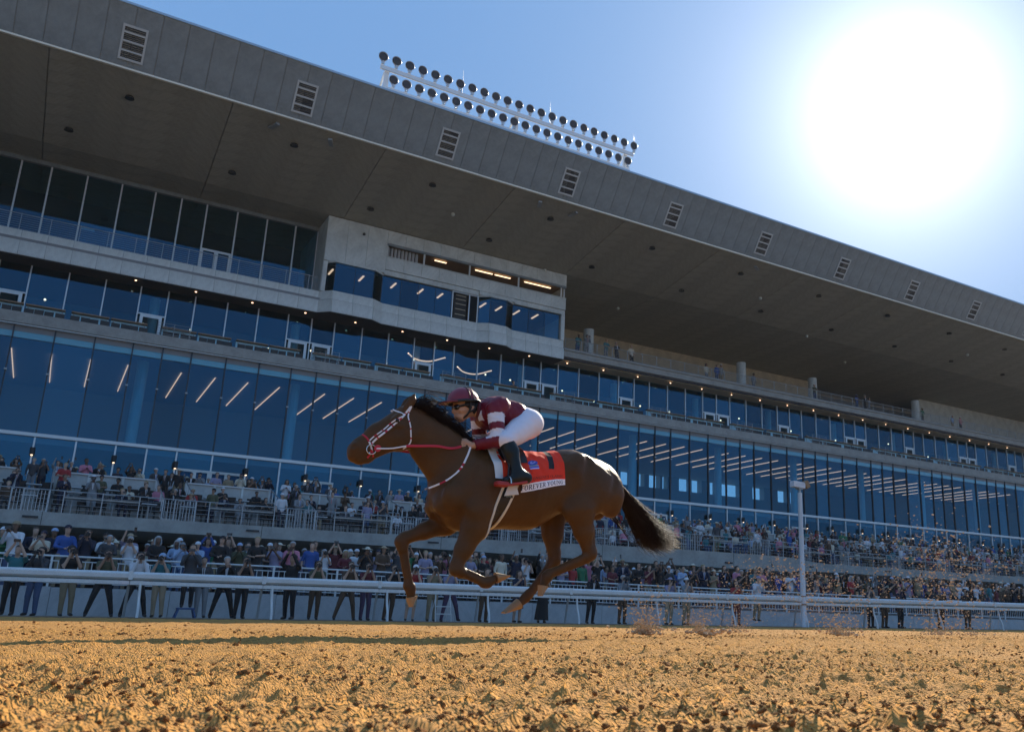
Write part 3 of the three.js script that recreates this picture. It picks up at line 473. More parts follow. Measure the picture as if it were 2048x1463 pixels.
{ // white pole with a camera box at the rail
  const t = thing('camera_pole', 'tall white steel pole with a box camera on top standing at the rail', 'pole', [24.9, 0, -25.75]), wp = mat(0.72, 0.74, 0.78, 0.5, 0, grime);
  part(t, 'pole', rod([0, -0.1, 0], [0.0, 5.15, 0], 0.115, 0.085, 16), wp); part(t, 'collar', [rod([0, 0.8, 0], [0, 0.86, 0], 0.122, 0.122, 16), rod([0, 1.12, 0], [0, 1.16, 0], 0.118, 0.118, 16)], mat(0.30, 0.17, 0.10, 0.8));
  part(t, 'bracket', [rod([0, 5.15, 0], [0, 5.3, 0], 0.05), bx(-0.14, 0.1, 5.28, 5.32, -0.1, 0.1)], SM.steel);
  const cam = new RoundedBoxGeometry(0.62, 0.24, 0.26, 2, 0.02); cam.rotateZ(-0.05); cam.translate(-0.1, 5.46, 0); part(t, 'camera_housing', cam, wp);
  const hood = new RoundedBoxGeometry(0.22, 0.3, 0.24, 1, 0.02); hood.rotateZ(0.5); hood.translate(0.32, 5.5, 0.02); part(t, 'camera_lens', hood, mat(0.28, 0.17, 0.08, 0.6));
}
const ORD = ['first', 'second', 'third', 'fourth', 'fifth', 'sixth', 'seventh', 'eighth', 'ninth', 'tenth', 'eleventh', 'twelfth', 'thirteenth', 'fourteenth', 'fifteenth', 'sixteenth', 'seventeenth', 'eighteenth', 'nineteenth'], TENS = ['', '', 'twenty', 'thirty', 'forty'], TENTH = ['', '', 'twentieth', 'thirtieth', 'fortieth'];
const ordinal = (n) => (n < 20 ? ORD[n - 1] : n % 10 ? TENS[Math.floor(n / 10)] + ' ' + ORD[n % 10 - 1] : TENTH[n / 10]);
// ---------- furniture on the balcony and the terrace ----------
{
  const top = new RoundedBoxGeometry(1.86, 0.07, 0.34, 1, 0.015), leg = rod([0, 15.22, 0], [0, 16.38, 0], 0.02, 0.02, 5);
  const ctr = (x, label) => { const t = thing('drink_counter', label, 'counter', [x, 0, -56.95], 0, 'timber drink counters along the club balcony');
    part(t, 'counter_top', top, SM.timber).position.y = 16.42; for (const q of [-0.8, 0.8]) part(t, 'leg', leg, SM.steel).position.x = q; part(t, 'panel', bx(-0.92, 0.92, 15.5, 16.36, -0.1, -0.085), SM.guard); return t; };
  const first = ctr(-1.9, 'timber drink counter on the club balcony, first from the left'); let n = 0;
  const xs = []; for (let k = 0; k < 11; k++) for (const q of [0.35, 2.3, 4.25, 6.2]) { const x = -4.2 + k * BAY + q + (q > 4 ? 0.2 : 0); if (x > -4 && x < 92) xs.push(x); }
  const seat = [bx(-0.22, 0.22, 15.62, 15.67, -0.2, 0.2), bx(-0.22, 0.22, 15.72, 16.02, 0.17, 0.2), ...[[-1, -1], [1, -1], [-1, 1], [1, 1]].map(([a, b]) => rod([a * 0.2, 15.22, b * 0.18], [a * 0.2, 15.62, b * 0.18], 0.016, 0.016, 4))], seatGeo = mergeGeometries(seat), sm = mat(0.02, 0.022, 0.024, 0.5);
  let chair0 = null, nc = 0; const far = [];
  for (const x of xs) {
    if (n++) { const c = first.clone(); c.name = numbered('drink_counter'); c.userData = { ...c.userData, label: `timber drink counter on the club balcony, ${ordinal(n)} from the left` }; c.position.x = x; scene.add(c); } else first.position.x = x;
    for (let k = 0; k < 4; k++) { const cx = x - 0.7 + k * 0.47, cz = -56.4 + rnd(-0.06, 0.06, rS), turn = rnd(-0.2, 0.2, rS);
      if (nc < 120) { const o = new THREE.Mesh(seatGeo, sm); o.name = numbered('balcony_chair'); o.position.set(cx, 0, cz); o.rotation.y = turn; o.castShadow = true; o.userData = { label: `low dark chair, ${ordinal(k + 1)} of four before the ${ordinal(n)} timber counter on the club balcony`, category: 'chair', group: 'dark chairs along the club balcony' }; scene.add(o); nc++; }
      else { const g = seatGeo.clone(); g.rotateY(turn); g.translate(cx, 0, cz); far.push(g); } }
  }
  const fr = new THREE.Mesh(mergeGeometries(far), sm); fr.name = 'far_balcony_chairs'; fr.userData = { label: 'far rows of dark chairs on the club balcony', category: 'chairs', kind: 'stuff' }; scene.add(fr);
  // balcony railing pieces at the door gaps
  const gr = thing('gap_railing', 'thin steel railings at the door gaps of the club balcony', 'railing');
  for (let k = 0; k < 11; k++) { const x = 3.1 + k * BAY + 0.5; part(gr, 'rail', [0, 1, 2, 3, 4].map((q) => rod([x, 15.72 + q * 0.16, -55.75], [x + 1.7, 15.72 + q * 0.16, -55.75], 0.012, 0.012, 4)), SM.steel); for (const q of [0, 0.85, 1.7]) part(gr, 'post', rod([x + q, 15.6, -55.75], [x + q, 16.4, -55.75], 0.02, 0.02, 5), SM.steel);
    part(gr, 'stair_rail', rod([x + 0.9, 16.7, -57.4], [x + 1.8, 15.8, -56], 0.025, 0.025, 5), SM.steel); part(gr, 'stair_rail', rod([x + 0.9, 16.7, -57.4], [x + 0.1, 15.8, -56], 0.025, 0.025, 5), SM.steel); }
}
const TIERS = [[-45.55, 4.13], [-47.3, 4.58], [-49.2, 5.03]];
{
  const tt = new RoundedBoxGeometry(0.62, 0.04, 0.5, 1, 0.01); tt.translate(0, 0.72, 0); const leg = rod([0, 0, 0], [0, 0.7, 0], 0.03, 0.03, 6), foot = new THREE.CylinderGeometry(0.2, 0.22, 0.03, 12); foot.translate(0, 0.015, 0);
  const ch = mergeGeometries([new RoundedBoxGeometry(0.44, 0.05, 0.42, 1, 0.01).translate(0, 0.45, 0), new RoundedBoxGeometry(0.44, 0.42, 0.04, 1, 0.01).rotateX(0.12).translate(0, 0.72, -0.22), ...[[-1, -1], [1, -1], [-1, 1], [1, 1]].map(([a, b]) => rod([a * 0.19, 0, b * 0.18], [a * 0.19, 0.44, b * 0.18], 0.016, 0.016, 4))].map((g) => (g.index ? g.toNonIndexed() : g)));
  const cm = mat(0.014, 0.014, 0.016, 0.6); let t0 = null, n = 0; const farC = [], farT = [];
  for (let x = -5.2; x < 84; x += 1.5) for (const [ti, [z, y]] of TIERS.entries()) {
    const tier = ['front', 'middle', 'top'][ti], nth = ordinal(Math.floor(n / 3) + 1);
    const s = ((x + 0.75 + 100) % 5.5); const tx = x + rnd(-0.1, 0.1, rS);
    if (n < 54) {
      if (!t0) { t0 = thing('terrace_table', 'small white table on the front terrace tier, first from the left', 'table', [tx, y, z], 0, 'white tables on the lower terrace'); part(t0, 'table_top', tt, SM.whitePaint); part(t0, 'leg', leg, SM.steel); part(t0, 'foot', foot, SM.steel); }
      else { const c = t0.clone(); c.name = numbered('terrace_table'); c.userData = { ...c.userData, label: `small white table on the ${tier} terrace tier, ${nth} from the left` }; c.position.set(tx, y, z); scene.add(c); }
    } else { const g = tt.clone(); g.translate(tx, y, z); farT.push(g); }
    for (const q of [-0.52, 0.5]) { const px = tx + q * 0.95, tn = rnd(-0.3, 0.3, rS), pz = z - 0.25;
      if (n < 54) { const o = new THREE.Mesh(ch, cm); o.name = numbered('terrace_chair'); o.position.set(px, y, pz); o.rotation.y = tn; o.castShadow = true; o.userData = { label: `black chair ${q < 0 ? 'left' : 'right'} of the ${nth} white table on the ${tier} terrace tier`, category: 'chair', group: 'black chairs on the lower terrace' }; scene.add(o); }
      else { const g = ch.clone(); g.rotateY(tn); g.translate(px, y, pz); farC.push(g); } }
    n++;
  }
  for (const [nm, l, m, lb] of [['far_terrace_tables', farT, SM.whitePaint, 'far white tables on the terrace towards the right'], ['far_terrace_chairs', farC, cm, 'far black chairs on the terrace towards the right']]) { const o = new THREE.Mesh(mergeGeometries(l), m); o.name = nm; o.userData = { label: lb, category: nm.includes('tables') ? 'tables' : 'chairs', kind: 'stuff' }; scene.add(o); }
}
// ---------- people ----------
const POSES = {   // elbow and wrist of both arms (forward, up, side)
  aim: [[0.17, 1.22, 0.2], [0.2, 1.55, 0.065]], phone: [[0.13, 1.2, 0.23], [0.32, 1.47, 0.05]], phoneUp: [[0.17, 1.5, 0.23], [0.2, 1.8, 0.07]],
  relax: [[-0.03, 1.15, 0.25], [0.05, 0.92, 0.25]], lean: [[0.1, 1.17, 0.25], [0.3, 1.13, 0.04]], clap: [[0.06, 1.17, 0.24], [0.27, 1.3, 0.03]], oneUp: [[0.13, 1.53, 0.22], [0.16, 1.8, 0.14]],
};
const personCache = new Map();
function personParts(pose, stance, cell) {
  const key = pose + stance + cell; if (personCache.has(key)) return personCache.get(key);
  const sit = stance === 'sit', H = sit ? -0.43 : 0, w = stance === 'wide' ? 0.3 : 0.11, F = Field([-0.42, -0.03, -0.55], [0.72, 2.0, 0.55], cell), tags = [];
  const b = (tag, a, ra, c, rb, s = 1, k = 0.035) => { F.bone(a, ra, c, rb, { s, k }); tags.push([tag, a, c, ra, rb, s]); };
  const y = (p) => [p[0], p[1] + H, p[2]];
  b(1, y([0, 0.95, 0]), 0.118, y([-0.01, 1.17, 0]), 0.107, 1.32); b(1, y([-0.01, 1.17, 0]), 0.107, y([0.0, 1.34, 0]), 0.118, 1.42); b(1, y([-0.01, 1.41, -0.13]), 0.07, y([-0.01, 1.41, 0.13]), 0.07);
  b(0, y([-0.01, 1.44, 0]), 0.056, y([0.03, 1.55, 0]), 0.052); b(0, y([0.035, 1.62, 0]), 0.083, y([0.025, 1.675, 0]), 0.093, 0.84, 0.03); b(0, y([0.07, 1.575, 0]), 0.045, y([0.06, 1.6, 0]), 0.055, 0.85, 0.03); b(0, y([0.115, 1.615, 0]), 0.014, y([0.122, 1.6, 0]), 0.017, 1, 0.02);
  for (const s of [-1, 1]) {
    let [e, q] = POSES[pose]; if (pose === 'oneUp' && s < 0) [e, q] = POSES.relax; if (pose === 'lean' && s < 0) q = [0.27, 1.16, 0.06];
    const E = y([e[0], e[1], e[2] * s]), W = y([q[0], q[1], q[2] * s]), S = y([-0.01, 1.4, 0.185 * s]);
    b(1, S, 0.062, E, 0.046, 1, 0.03); b(2, E, 0.045, W, 0.033, 1, 0.02);
    const d = new THREE.Vector3(W[0] - E[0], W[1] - E[1], W[2] - E[2]).normalize(); b(0, W, 0.032, [W[0] + d.x * 0.09, W[1] + d.y * 0.09, W[2] + d.z * 0.05], 0.03, 0.8, 0.02); b(0, [W[0] + d.x * 0.04, W[1] + d.y * 0.04, W[2]], 0.016, [W[0] + d.x * 0.08 + 0.02, W[1] + d.y * 0.08, W[2] - 0.045 * s], 0.013, 1, 0.015);
    const hip = y([0, 0.93, 0.085 * s]), kn = sit ? [0.42, 0.53, 0.12 * s] : [0.03, 0.5, (0.085 + w) / 2 * s * 1.05], an = sit ? [0.4, 0.1, 0.12 * s] : [-0.02 + (stance === 'wide' ? 0.05 * s : 0), 0.09, w * s];
    b(3, hip, 0.095, kn, 0.064, 1, 0.03); b(4, kn, 0.062, an, 0.045, 1, 0.02); b(5, [an[0] - 0.03, 0.045, an[2]], 0.04, [an[0] + 0.16, 0.035, an[2] * 1.06], 0.034, 0.95, 0.02);
  }
  const g = F.mesh(), p = g.attributes.position, tag = new Uint8Array(p.count);
  for (let i = 0; i < p.count; i++) { let best = 9; for (const [t, a, c, ra, rb, s] of tags) { const dx = c[0] - a[0], dy = c[1] - a[1], dz = (c[2] - a[2]) / s, x = p.getX(i) - a[0], yy = p.getY(i) - a[1], z = (p.getZ(i) - a[2]) / s, u = clamp((x * dx + yy * dy + z * dz) / (dx * dx + dy * dy + dz * dz), 0, 1), d = Math.hypot(x - dx * u, yy - dy * u, z - dz * u) - ra - (rb - ra) * u; if (d < best) { best = d; tag[i] = t; } } }
  g.rotateY(-Math.PI / 2);
  const r = { g, tag, H }; personCache.set(key, r); return r;
}
const splitCache = new Map();
function split(pp, want, push, key) {   // the faces of a body that carry those tags, pushed out a little
  if (splitCache.has(key)) return splitCache.get(key);
  const { g, tag } = pp, ix = g.index.array, p = g.attributes.position, n = g.attributes.normal, map = new Int32Array(p.count).fill(-1), pos = [], nor = [], id = [];
  for (let i = 0; i < ix.length; i += 3) if (want.includes(tag[ix[i]]) && (push === 0 || true)) for (let k = 0; k < 3; k++) { const v = ix[i + k]; if (map[v] < 0) { map[v] = pos.length / 3; pos.push(p.getX(v) + n.getX(v) * push, p.getY(v) + n.getY(v) * push, p.getZ(v) + n.getZ(v) * push); nor.push(n.getX(v), n.getY(v), n.getZ(v)); } id.push(map[v]); }
  const o = new THREE.BufferGeometry(); o.setAttribute('position', new THREE.Float32BufferAttribute(pos, 3)); o.setAttribute('normal', new THREE.Float32BufferAttribute(nor, 3)); o.setIndex(id);
  splitCache.set(key, o); return o;
}
const headY = 1.665;
const lobes = (l) => mergeGeometries(l.map(([x, y, z, sx, sy, sz, d = 9]) => { const g = new THREE.SphereGeometry(1, 12, d); g.scale(sx, sy, sz); g.translate(x, y, z); return g; }));
const HEADWEAR = {
  hair: lobes([[0, headY + 0.035, -0.035, 0.098, 0.085, 0.1], [0, headY + 0.06, 0.01, 0.082, 0.06, 0.085]]),
  long: lobes([[0, headY + 0.035, -0.035, 0.103, 0.09, 0.105], [0, headY + 0.06, 0.02, 0.085, 0.06, 0.08], [0, headY - 0.12, -0.085, 0.1, 0.2, 0.06], [-0.085, headY - 0.1, -0.02, 0.03, 0.16, 0.05], [0.085, headY - 0.1, -0.02, 0.03, 0.16, 0.05]]),
  cap: mergeGeometries([(() => { const g = new THREE.SphereGeometry(0.108, 14, 8, 0, 6.3, 0, 1.62); g.scale(0.92, 0.95, 1.05); g.translate(0, headY + 0.025, -0.005); return g; })(), (() => { const g = new THREE.CylinderGeometry(0.085, 0.09, 0.012, 14, 1, false, -1.5, 3.0); g.translate(0, headY + 0.03, 0.07); return g; })()]),
  hat: mergeGeometries([(() => { const g = new THREE.SphereGeometry(0.1, 14, 8, 0, 6.3, 0, 1.62); g.scale(1, 0.9, 1.05); g.translate(0, headY + 0.04, -0.005); return g; })(), new THREE.CylinderGeometry(0.19, 0.2, 0.012, 20).translate(0, headY + 0.045, 0)]),
};
const CAM_GEO = mergeGeometries([new THREE.BoxGeometry(0.15, 0.11, 0.08).translate(0, 1.625, 0.19), new THREE.BoxGeometry(0.06, 0.04, 0.06).translate(0, 1.69, 0.19), new THREE.CylinderGeometry(0.048, 0.042, 0.2, 12).rotateX(Math.PI / 2).translate(0, 1.62, 0.32)]);
const PHONE_GEO = new RoundedBoxGeometry(0.078, 0.16, 0.01, 1, 0.004);
const skirtGeo = (len, w) => { const g = new THREE.LatheGeometry([[0.13, 1.0], [0.165, 0.92], [0.19, 0.8], [w * 0.95, 1.0 - len * 0.9], [w, 1.0 - len]].map(([a, b]) => new THREE.Vector2(a, b)), 18); g.scale(1, 1, 0.82); return g; };
const SKIRT = { knee: skirtGeo(0.52, 0.23), long: skirtGeo(0.9, 0.26) };
const LAPEL = (() => { const s = new THREE.Shape([[-0.045, 1.44], [0.045, 1.44], [0.016, 1.17], [-0.016, 1.17]].map(([a, b]) => new THREE.Vector2(a, b))), g = new THREE.ExtrudeGeometry(s, { depth: 0.02, bevelEnabled: false }); g.translate(0, 0, 0.108); return g; })();
const TIE = new THREE.BoxGeometry(0.028, 0.26, 0.012).translate(0, 1.3, 0.132);
const clothes = {}; const C = { white: [0.64, 0.64, 0.66], 'light blue': [0.30, 0.40, 0.56], navy: [0.014, 0.018, 0.04], black: [0.014, 0.014, 0.016], charcoal: [0.05, 0.052, 0.058], grey: [0.22, 0.23, 0.24], khaki: [0.27, 0.21, 0.13], tan: [0.38, 0.29, 0.19], brown: [0.085, 0.05, 0.03], red: [0.33, 0.028, 0.03], pink: [0.55, 0.2, 0.27], green: [0.03, 0.16, 0.075], teal: [0.03, 0.16, 0.18], lilac: [0.27, 0.25, 0.36], blue: [0.03, 0.09, 0.3], denim: [0.06, 0.10, 0.19], cream: [0.6, 0.54, 0.42], maroon: [0.12, 0.02, 0.03], olive: [0.075, 0.08, 0.045], purple: [0.07, 0.045, 0.09] };
const cloth = (n) => clothes[n] ??= mat(...C[n], 0.85);
const SKIN = [[0.50, 0.31, 0.22], [0.42, 0.25, 0.17], [0.30, 0.17, 0.11], [0.15, 0.08, 0.05]].map((c) => mat(...c, 0.6)), HAIR = { black: mat(0.014, 0.012, 0.011, 0.6), brown: mat(0.06, 0.035, 0.02, 0.6), fair: mat(0.34, 0.25, 0.13, 0.6), grey: mat(0.36, 0.36, 0.36, 0.6) };
const gear = mat(0.014, 0.014, 0.016, 0.4), shoeM = mat(0.02, 0.018, 0.017, 0.5), screenM = mat(0.03, 0.03, 0.035, 0.15);
const rQ = rngOf(64);
// o: { pose, stance, top, bottom, sleeve, shorts, skirt, head: [kind, colour], skin, hold, suit, scale, turn, parts }
function person(label, pos, o, group) {
  const t = new THREE.Group(); t.name = numbered('person'); t.position.set(...pos); t.rotation.y = o.turn ?? 0; t.scale.setScalar(o.scale ?? 1); if (o.stance !== 'sit') { t.rotation.x = rnd(-0.03, 0.09, rQ); t.rotation.z = rnd(-0.06, 0.06, rQ); }
  t.userData = { label, category: 'person' }; if (group) t.userData.group = group; scene.add(t);
  const stance = o.stance ?? 'stand', pp = personParts(o.pose, stance, o.cell ?? 0.033), H = pp.H, key = o.pose + stance + (o.cell ?? 0.033);
  const bare = [0]; if (!o.sleeve) bare.push(2); if (o.shorts || o.skirt) bare.push(4); if (o.skirt === 'knee') bare.push(3);
  const skin = SKIN[o.skin ?? 0];
  part(t, 'body', o.cell === 0.027 ? split(pp, [0, 1, 2, 3, 4, 5], 0, key + 'all') : split(pp, bare, 0, key + 'b' + bare), skin);
  part(t, o.suit ? 'jacket' : 'shirt', split(pp, o.sleeve ? [1, 2] : [1], 0.008, key + 's' + !!o.sleeve), cloth(o.top));
  if (o.skirt) { part(t, 'skirt', SKIRT[o.skirt], cloth(o.bottom)); }
  else part(t, o.shorts ? 'shorts' : 'trousers', split(pp, o.shorts ? [3] : [3, 4], 0.009, key + 't' + !!o.shorts), cloth(o.bottom));
  part(t, 'shoes', split(pp, [5], 0.004, key + 'f'), shoeM);
  const [hk, hc] = o.head ?? ['hair', 'brown'], hm = hk === 'hair' || hk === 'long' ? HAIR[hc] : cloth(hc), hd = part(t, hk === 'long' ? 'hair' : hk, HEADWEAR[hk], hm); hd.position.y = H;
  if (hk === 'cap' || hk === 'hat') { const q = part(t, 'hair', HEADWEAR.hair, HAIR.brown); q.position.set(0, H - 0.02, -0.012); q.scale.set(0.97, 0.99, 0.97); }
  if (o.suit) { part(t, 'shirt_front', LAPEL, cloth('white')).position.y = H; if (o.suit !== true) part(t, 'tie', TIE, cloth(o.suit)).position.y = H; }
  if (o.hold === 'camera') part(t, 'camera', CAM_GEO, gear).position.y = H;
  if (o.hold === 'phone') { const h = part(t, 'phone', PHONE_GEO, screenM), q = POSES[o.pose][1]; h.position.set(o.pose === 'oneUp' ? 0.13 : 0, q[1] + 0.1 + H, q[0] + 0.075); h.rotation.z = o.pose === 'oneUp' ? 0 : 1.57; }
  return t;
}
// the row of photographers between the rail and the fence, from left to right
const PHOTO = [
  [-0.50, 'photographer at the left edge lifting a camera, teal shirt and black trousers', { pose: 'phoneUp', top: 'teal', bottom: 'black', hold: 'phone' }],
  [-0.01, 'photographer in blue jeans and dark jacket with camera at the face', { pose: 'aim', top: 'charcoal', bottom: 'denim', sleeve: 1, hold: 'camera', turn: -0.25 }],
  [0.80, 'photographer in khaki brown trousers and black tee with long lens', { pose: 'aim', top: 'black', bottom: 'khaki', hold: 'camera', head: ['cap', 'black'], turn: 0.3, scale: 1.05 }],
  [1.55, 'photographer in dark green shirt right of the first pair of rail posts', { pose: 'aim', stance: 'wide', top: 'olive', bottom: 'black', hold: 'camera', head: ['hair', 'black'], skin: 2 }],
  [2.38, 'photographer in white long sleeves standing wide in black trousers', { pose: 'aim', stance: 'wide', top: 'white', bottom: 'black', sleeve: 1, hold: 'camera', head: ['hair', 'black'] }],
  [3.00, 'photographer in light blue cap, teal shirt and tan trousers', { pose: 'aim', top: 'teal', bottom: 'tan', hold: 'camera', head: ['cap', 'light blue'] }],
  [3.66, 'photographer all in black standing on a low blue stool', { pose: 'phone', top: 'charcoal', bottom: 'black', sleeve: 1, hold: 'phone', lift: 0.28, skin: 1 }],
  [4.08, 'dark suited man in grey trousers beside the blue stool', { pose: 'relax', top: 'charcoal', bottom: 'grey', sleeve: 1, suit: 'black', scale: 0.97 }],
  [4.68, 'grey haired man in a black suit left of the second pair of rail posts', { pose: 'phone', top: 'black', bottom: 'black', sleeve: 1, suit: true, head: ['hair', 'grey'], stance: 'wide' }],
  [5.08, 'photographer with dark hair and black shirt just behind the second rail posts', { pose: 'aim', top: 'black', bottom: 'black', hold: 'camera', head: ['hair', 'black'], skin: 2 }],
  [6.52, 'tall photographer all in black leaning back with a phone overhead', { pose: 'phoneUp', top: 'black', bottom: 'black', sleeve: 1, hold: 'phone', head: ['hair', 'black'], scale: 1.08, turn: -0.4, skin: 1 }],
  [7.29, 'woman with long brown hair and brown trousers aiming a camera', { pose: 'aim', top: 'olive', bottom: 'brown', hold: 'camera', head: ['long', 'brown'] }],
  [8.12, 'photographer with wide stance in brown trousers left of the third rail posts', { pose: 'aim', stance: 'wide', top: 'brown', bottom: 'brown', hold: 'camera' }],
  [8.82, 'photographer in purple grey trousers behind the third pair of rail posts', { pose: 'aim', top: 'maroon', bottom: 'purple', hold: 'camera', head: ['hair', 'black'] }],
  [9.62, 'photographer in dark brown trousers left of the man in shorts', { pose: 'aim', top: 'black', bottom: 'brown', hold: 'camera', skin: 1 }],
  [10.20, 'man in tan shorts with bare legs aiming a camera', { pose: 'aim', top: 'red', bottom: 'tan', shorts: 1, hold: 'camera', head: ['cap', 'white'] }],
  [11.01, 'photographer in khaki standing behind a small white step ladder', { pose: 'aim', top: 'khaki', bottom: 'khaki', hold: 'camera', head: ['hair', 'grey'], lift: 0.0 }],
  [11.77, 'photographer in purple trousers beside the small white step ladder', { pose: 'aim', stance: 'wide', top: 'lilac', bottom: 'purple', hold: 'camera' }],
  [12.76, 'photographer in dark brown trousers and floral red top behind a rail post', { pose: 'phone', top: 'maroon', bottom: 'brown', hold: 'phone', head: ['long', 'brown'] }],
  [14.13, 'woman in a knee length navy dress holding a phone', { pose: 'phone', top: 'navy', bottom: 'navy', skirt: 'knee', hold: 'phone', head: ['long', 'brown'] }],
  [15.21, 'woman in a long black skirt to the ankles', { pose: 'phone', top: 'black', bottom: 'black', skirt: 'long', hold: 'phone', head: ['long', 'black'] }],
  [16.95, 'man in a black suit aiming a camera right of the long black skirt', { pose: 'aim', top: 'black', bottom: 'black', sleeve: 1, suit: true, hold: 'camera', head: ['hair', 'black'], skin: 2 }],
  [18.45, 'photographer in grey jacket and rust brown trousers', { pose: 'aim', top: 'grey', bottom: 'brown', sleeve: 1, hold: 'camera', head: ['hair', 'grey'] }],
  [20.64, 'photographer in a wide hat and tan trousers', { pose: 'aim', top: 'lilac', bottom: 'tan', hold: 'camera', head: ['hat', 'lilac'] }],
  [21.13, 'photographer in grey shirt beside the one in the wide hat', { pose: 'aim', top: 'grey', bottom: 'khaki', hold: 'camera', head: ['cap', 'white'] }],
  [23.58, 'woman in a red patterned top and maroon trousers', { pose: 'phone', top: 'red', bottom: 'maroon', hold: 'phone', head: ['long', 'black'] }],
  [24.67, 'man in a white shirt and khaki trousers left of the white pole', { pose: 'phone', top: 'white', bottom: 'khaki', sleeve: 1, hold: 'phone', head: ['cap', 'lilac'], lift: 0.2 }],
  [29.88, 'photographer in dark clothes first right of the white pole', { pose: 'aim', top: 'charcoal', bottom: 'black', hold: 'camera' }],
  [30.78, 'photographer in a brown jacket second right of the white pole', { pose: 'aim', top: 'brown', bottom: 'brown', sleeve: 1, hold: 'camera' }],
  [31.84, 'photographer in a navy jacket third right of the white pole', { pose: 'aim', top: 'navy', bottom: 'black', sleeve: 1, hold: 'camera' }],
  [33.6, 'photographer in a brown jacket fourth right of the white pole', { pose: 'phone', top: 'brown', bottom: 'black', sleeve: 1, hold: 'phone' }],
  [35.4, 'photographer in dark clothes fifth right of the white pole', { pose: 'aim', top: 'black', bottom: 'brown', sleeve: 1, hold: 'camera' }],
];
PHOTO.forEach(([x, label, o], i) => { const z = railZ(x) - 2.0 - (i % 3) * 0.22; person(label, [x, (o.lift ?? 0) - 0.004, z], { skin: [0, 1, 0][i % 3], head: ['hair', ['brown', 'black', 'brown'][i % 3]], cell: 0.027, ...o, turn: (o.turn ?? 0) + (i % 5 - 2) * 0.08 - 0.1 }); });
{ // the low stool and the step ladder they stand on
  const s = thing('step_stool', 'low blue plastic stool under a photographer in black', 'stool', [3.66, 0, railZ(3.66) - 2.0]), m = mat(0.03, 0.08, 0.2, 0.5);
  part(s, 'seat', new RoundedBoxGeometry(0.46, 0.05, 0.34, 1, 0.01).translate(0, 0.25, 0), m); for (const [a, b] of [[-1, -1], [1, -1], [-1, 1], [1, 1]]) part(s, 'leg', rod([a * 0.26, 0, b * 0.19], [a * 0.19, 0.23, b * 0.13], 0.025, 0.025, 6), m);
  const l = thing('step_ladder', 'small white metal step ladder behind the rail', 'step ladder', [11.05, 0, railZ(11) - 1.4]);
  for (const q of [-0.24, 0.24]) { part(l, 'front_leg', rod([q * 1.1, 0, 0.2], [q, 0.95, 0], 0.018, 0.018, 6), railMat); part(l, 'back_leg', rod([q * 1.1, 0, -0.3], [q, 0.7, 0], 0.014, 0.014, 6), railMat); }
  part(l, 'step', bx(-0.25, 0.25, 0.22, 0.25, 0.08, 0.24), railMat); part(l, 'step', bx(-0.25, 0.25, 0.45, 0.48, 0.03, 0.18), railMat); part(l, 'handle', rod([-0.24, 0.95, 0], [0.24, 0.95, 0], 0.018, 0.018, 6), railMat);
}
// spectators: rows behind the fence and on the terrace, each with clothes and a pose of his own
const rP = rngOf(2024), counts = new Map(), NTH = ['first', 'second', 'third', 'fourth', 'fifth', 'sixth', 'seventh', 'eighth', 'ninth', 'tenth', 'eleventh', 'twelfth'];
const TOPS = ['white', 'white', 'light blue', 'navy', 'black', 'black', 'black', 'charcoal', 'charcoal', 'grey', 'lilac', 'black', 'teal', 'green', 'red', 'pink', 'cream', 'blue', 'olive', 'brown', 'maroon', 'khaki'];
const ACT = { aim: 'aiming camera', phone: 'filming', phoneUp: 'phone overhead', relax: 'arms down', lean: 'arms folded', clap: 'clapping', oneUp: 'one hand raised' };
function dressed(acts, suits, sit) {
  const pose = pick(acts, rP), suit = rP() < suits, woman = !suit && rP() < 0.36, top = suit ? pick(['black', 'navy', 'charcoal', 'grey'], rP) : pick(TOPS, rP), h = rP();
  const head = h < 0.24 ? ['cap', pick(['white', 'white', 'light blue', 'navy', 'black', 'grey'], rP)] : h < 0.33 ? ['hat', pick(['cream', 'white', 'tan'], rP)] : [woman ? 'long' : 'hair', pick(['black', 'brown', 'brown', 'fair', 'grey'], rP)];
  return { pose, suit: suit ? pick([true, 'red', 'blue', 'maroon', 'navy'], rP) : undefined, top, bottom: suit ? top : pick(['black', 'navy', 'charcoal', 'denim', 'khaki', 'grey'], rP), sleeve: suit || rP() < 0.4, head, skin: Math.floor(rP() ** 1.7 * 4), hold: pose === 'aim' ? 'camera' : pose.startsWith('phone') || pose === 'oneUp' ? 'phone' : null, scale: (woman ? 0.94 : 1.0) + rnd(-0.07, 0.07, rP), stance: sit ? 'sit' : 'stand' };
}
function labelled(o, place) {
  const wear = o.suit ? o.top + ' suit' : o.top + ' top', hd = o.head[0] === 'cap' || o.head[0] === 'hat' ? o.head[1] + ' ' + o.head[0] : o.head[0] === 'long' ? 'long ' + o.head[1] + ' hair' : 'short ' + o.head[1] + ' hair';
  const base = `person, ${wear}, ${hd}, ${o.stance === 'sit' ? 'seated' : ACT[o.pose]}`, key = base + place, n = counts.get(key) ?? 0; counts.set(key, n + 1);
  return { base, place, n, key };
}
const jobs = [];   // individual people, labelled once all are known
const far = [];    // the rest of the crowd
const FRONT = ['aim', 'phone', 'phone', 'phone', 'phoneUp', 'lean', 'lean', 'relax', 'clap', 'oneUp'], BACK = ['relax', 'phone', 'phone', 'lean', 'clap', 'oneUp', 'phoneUp', 'relax'];
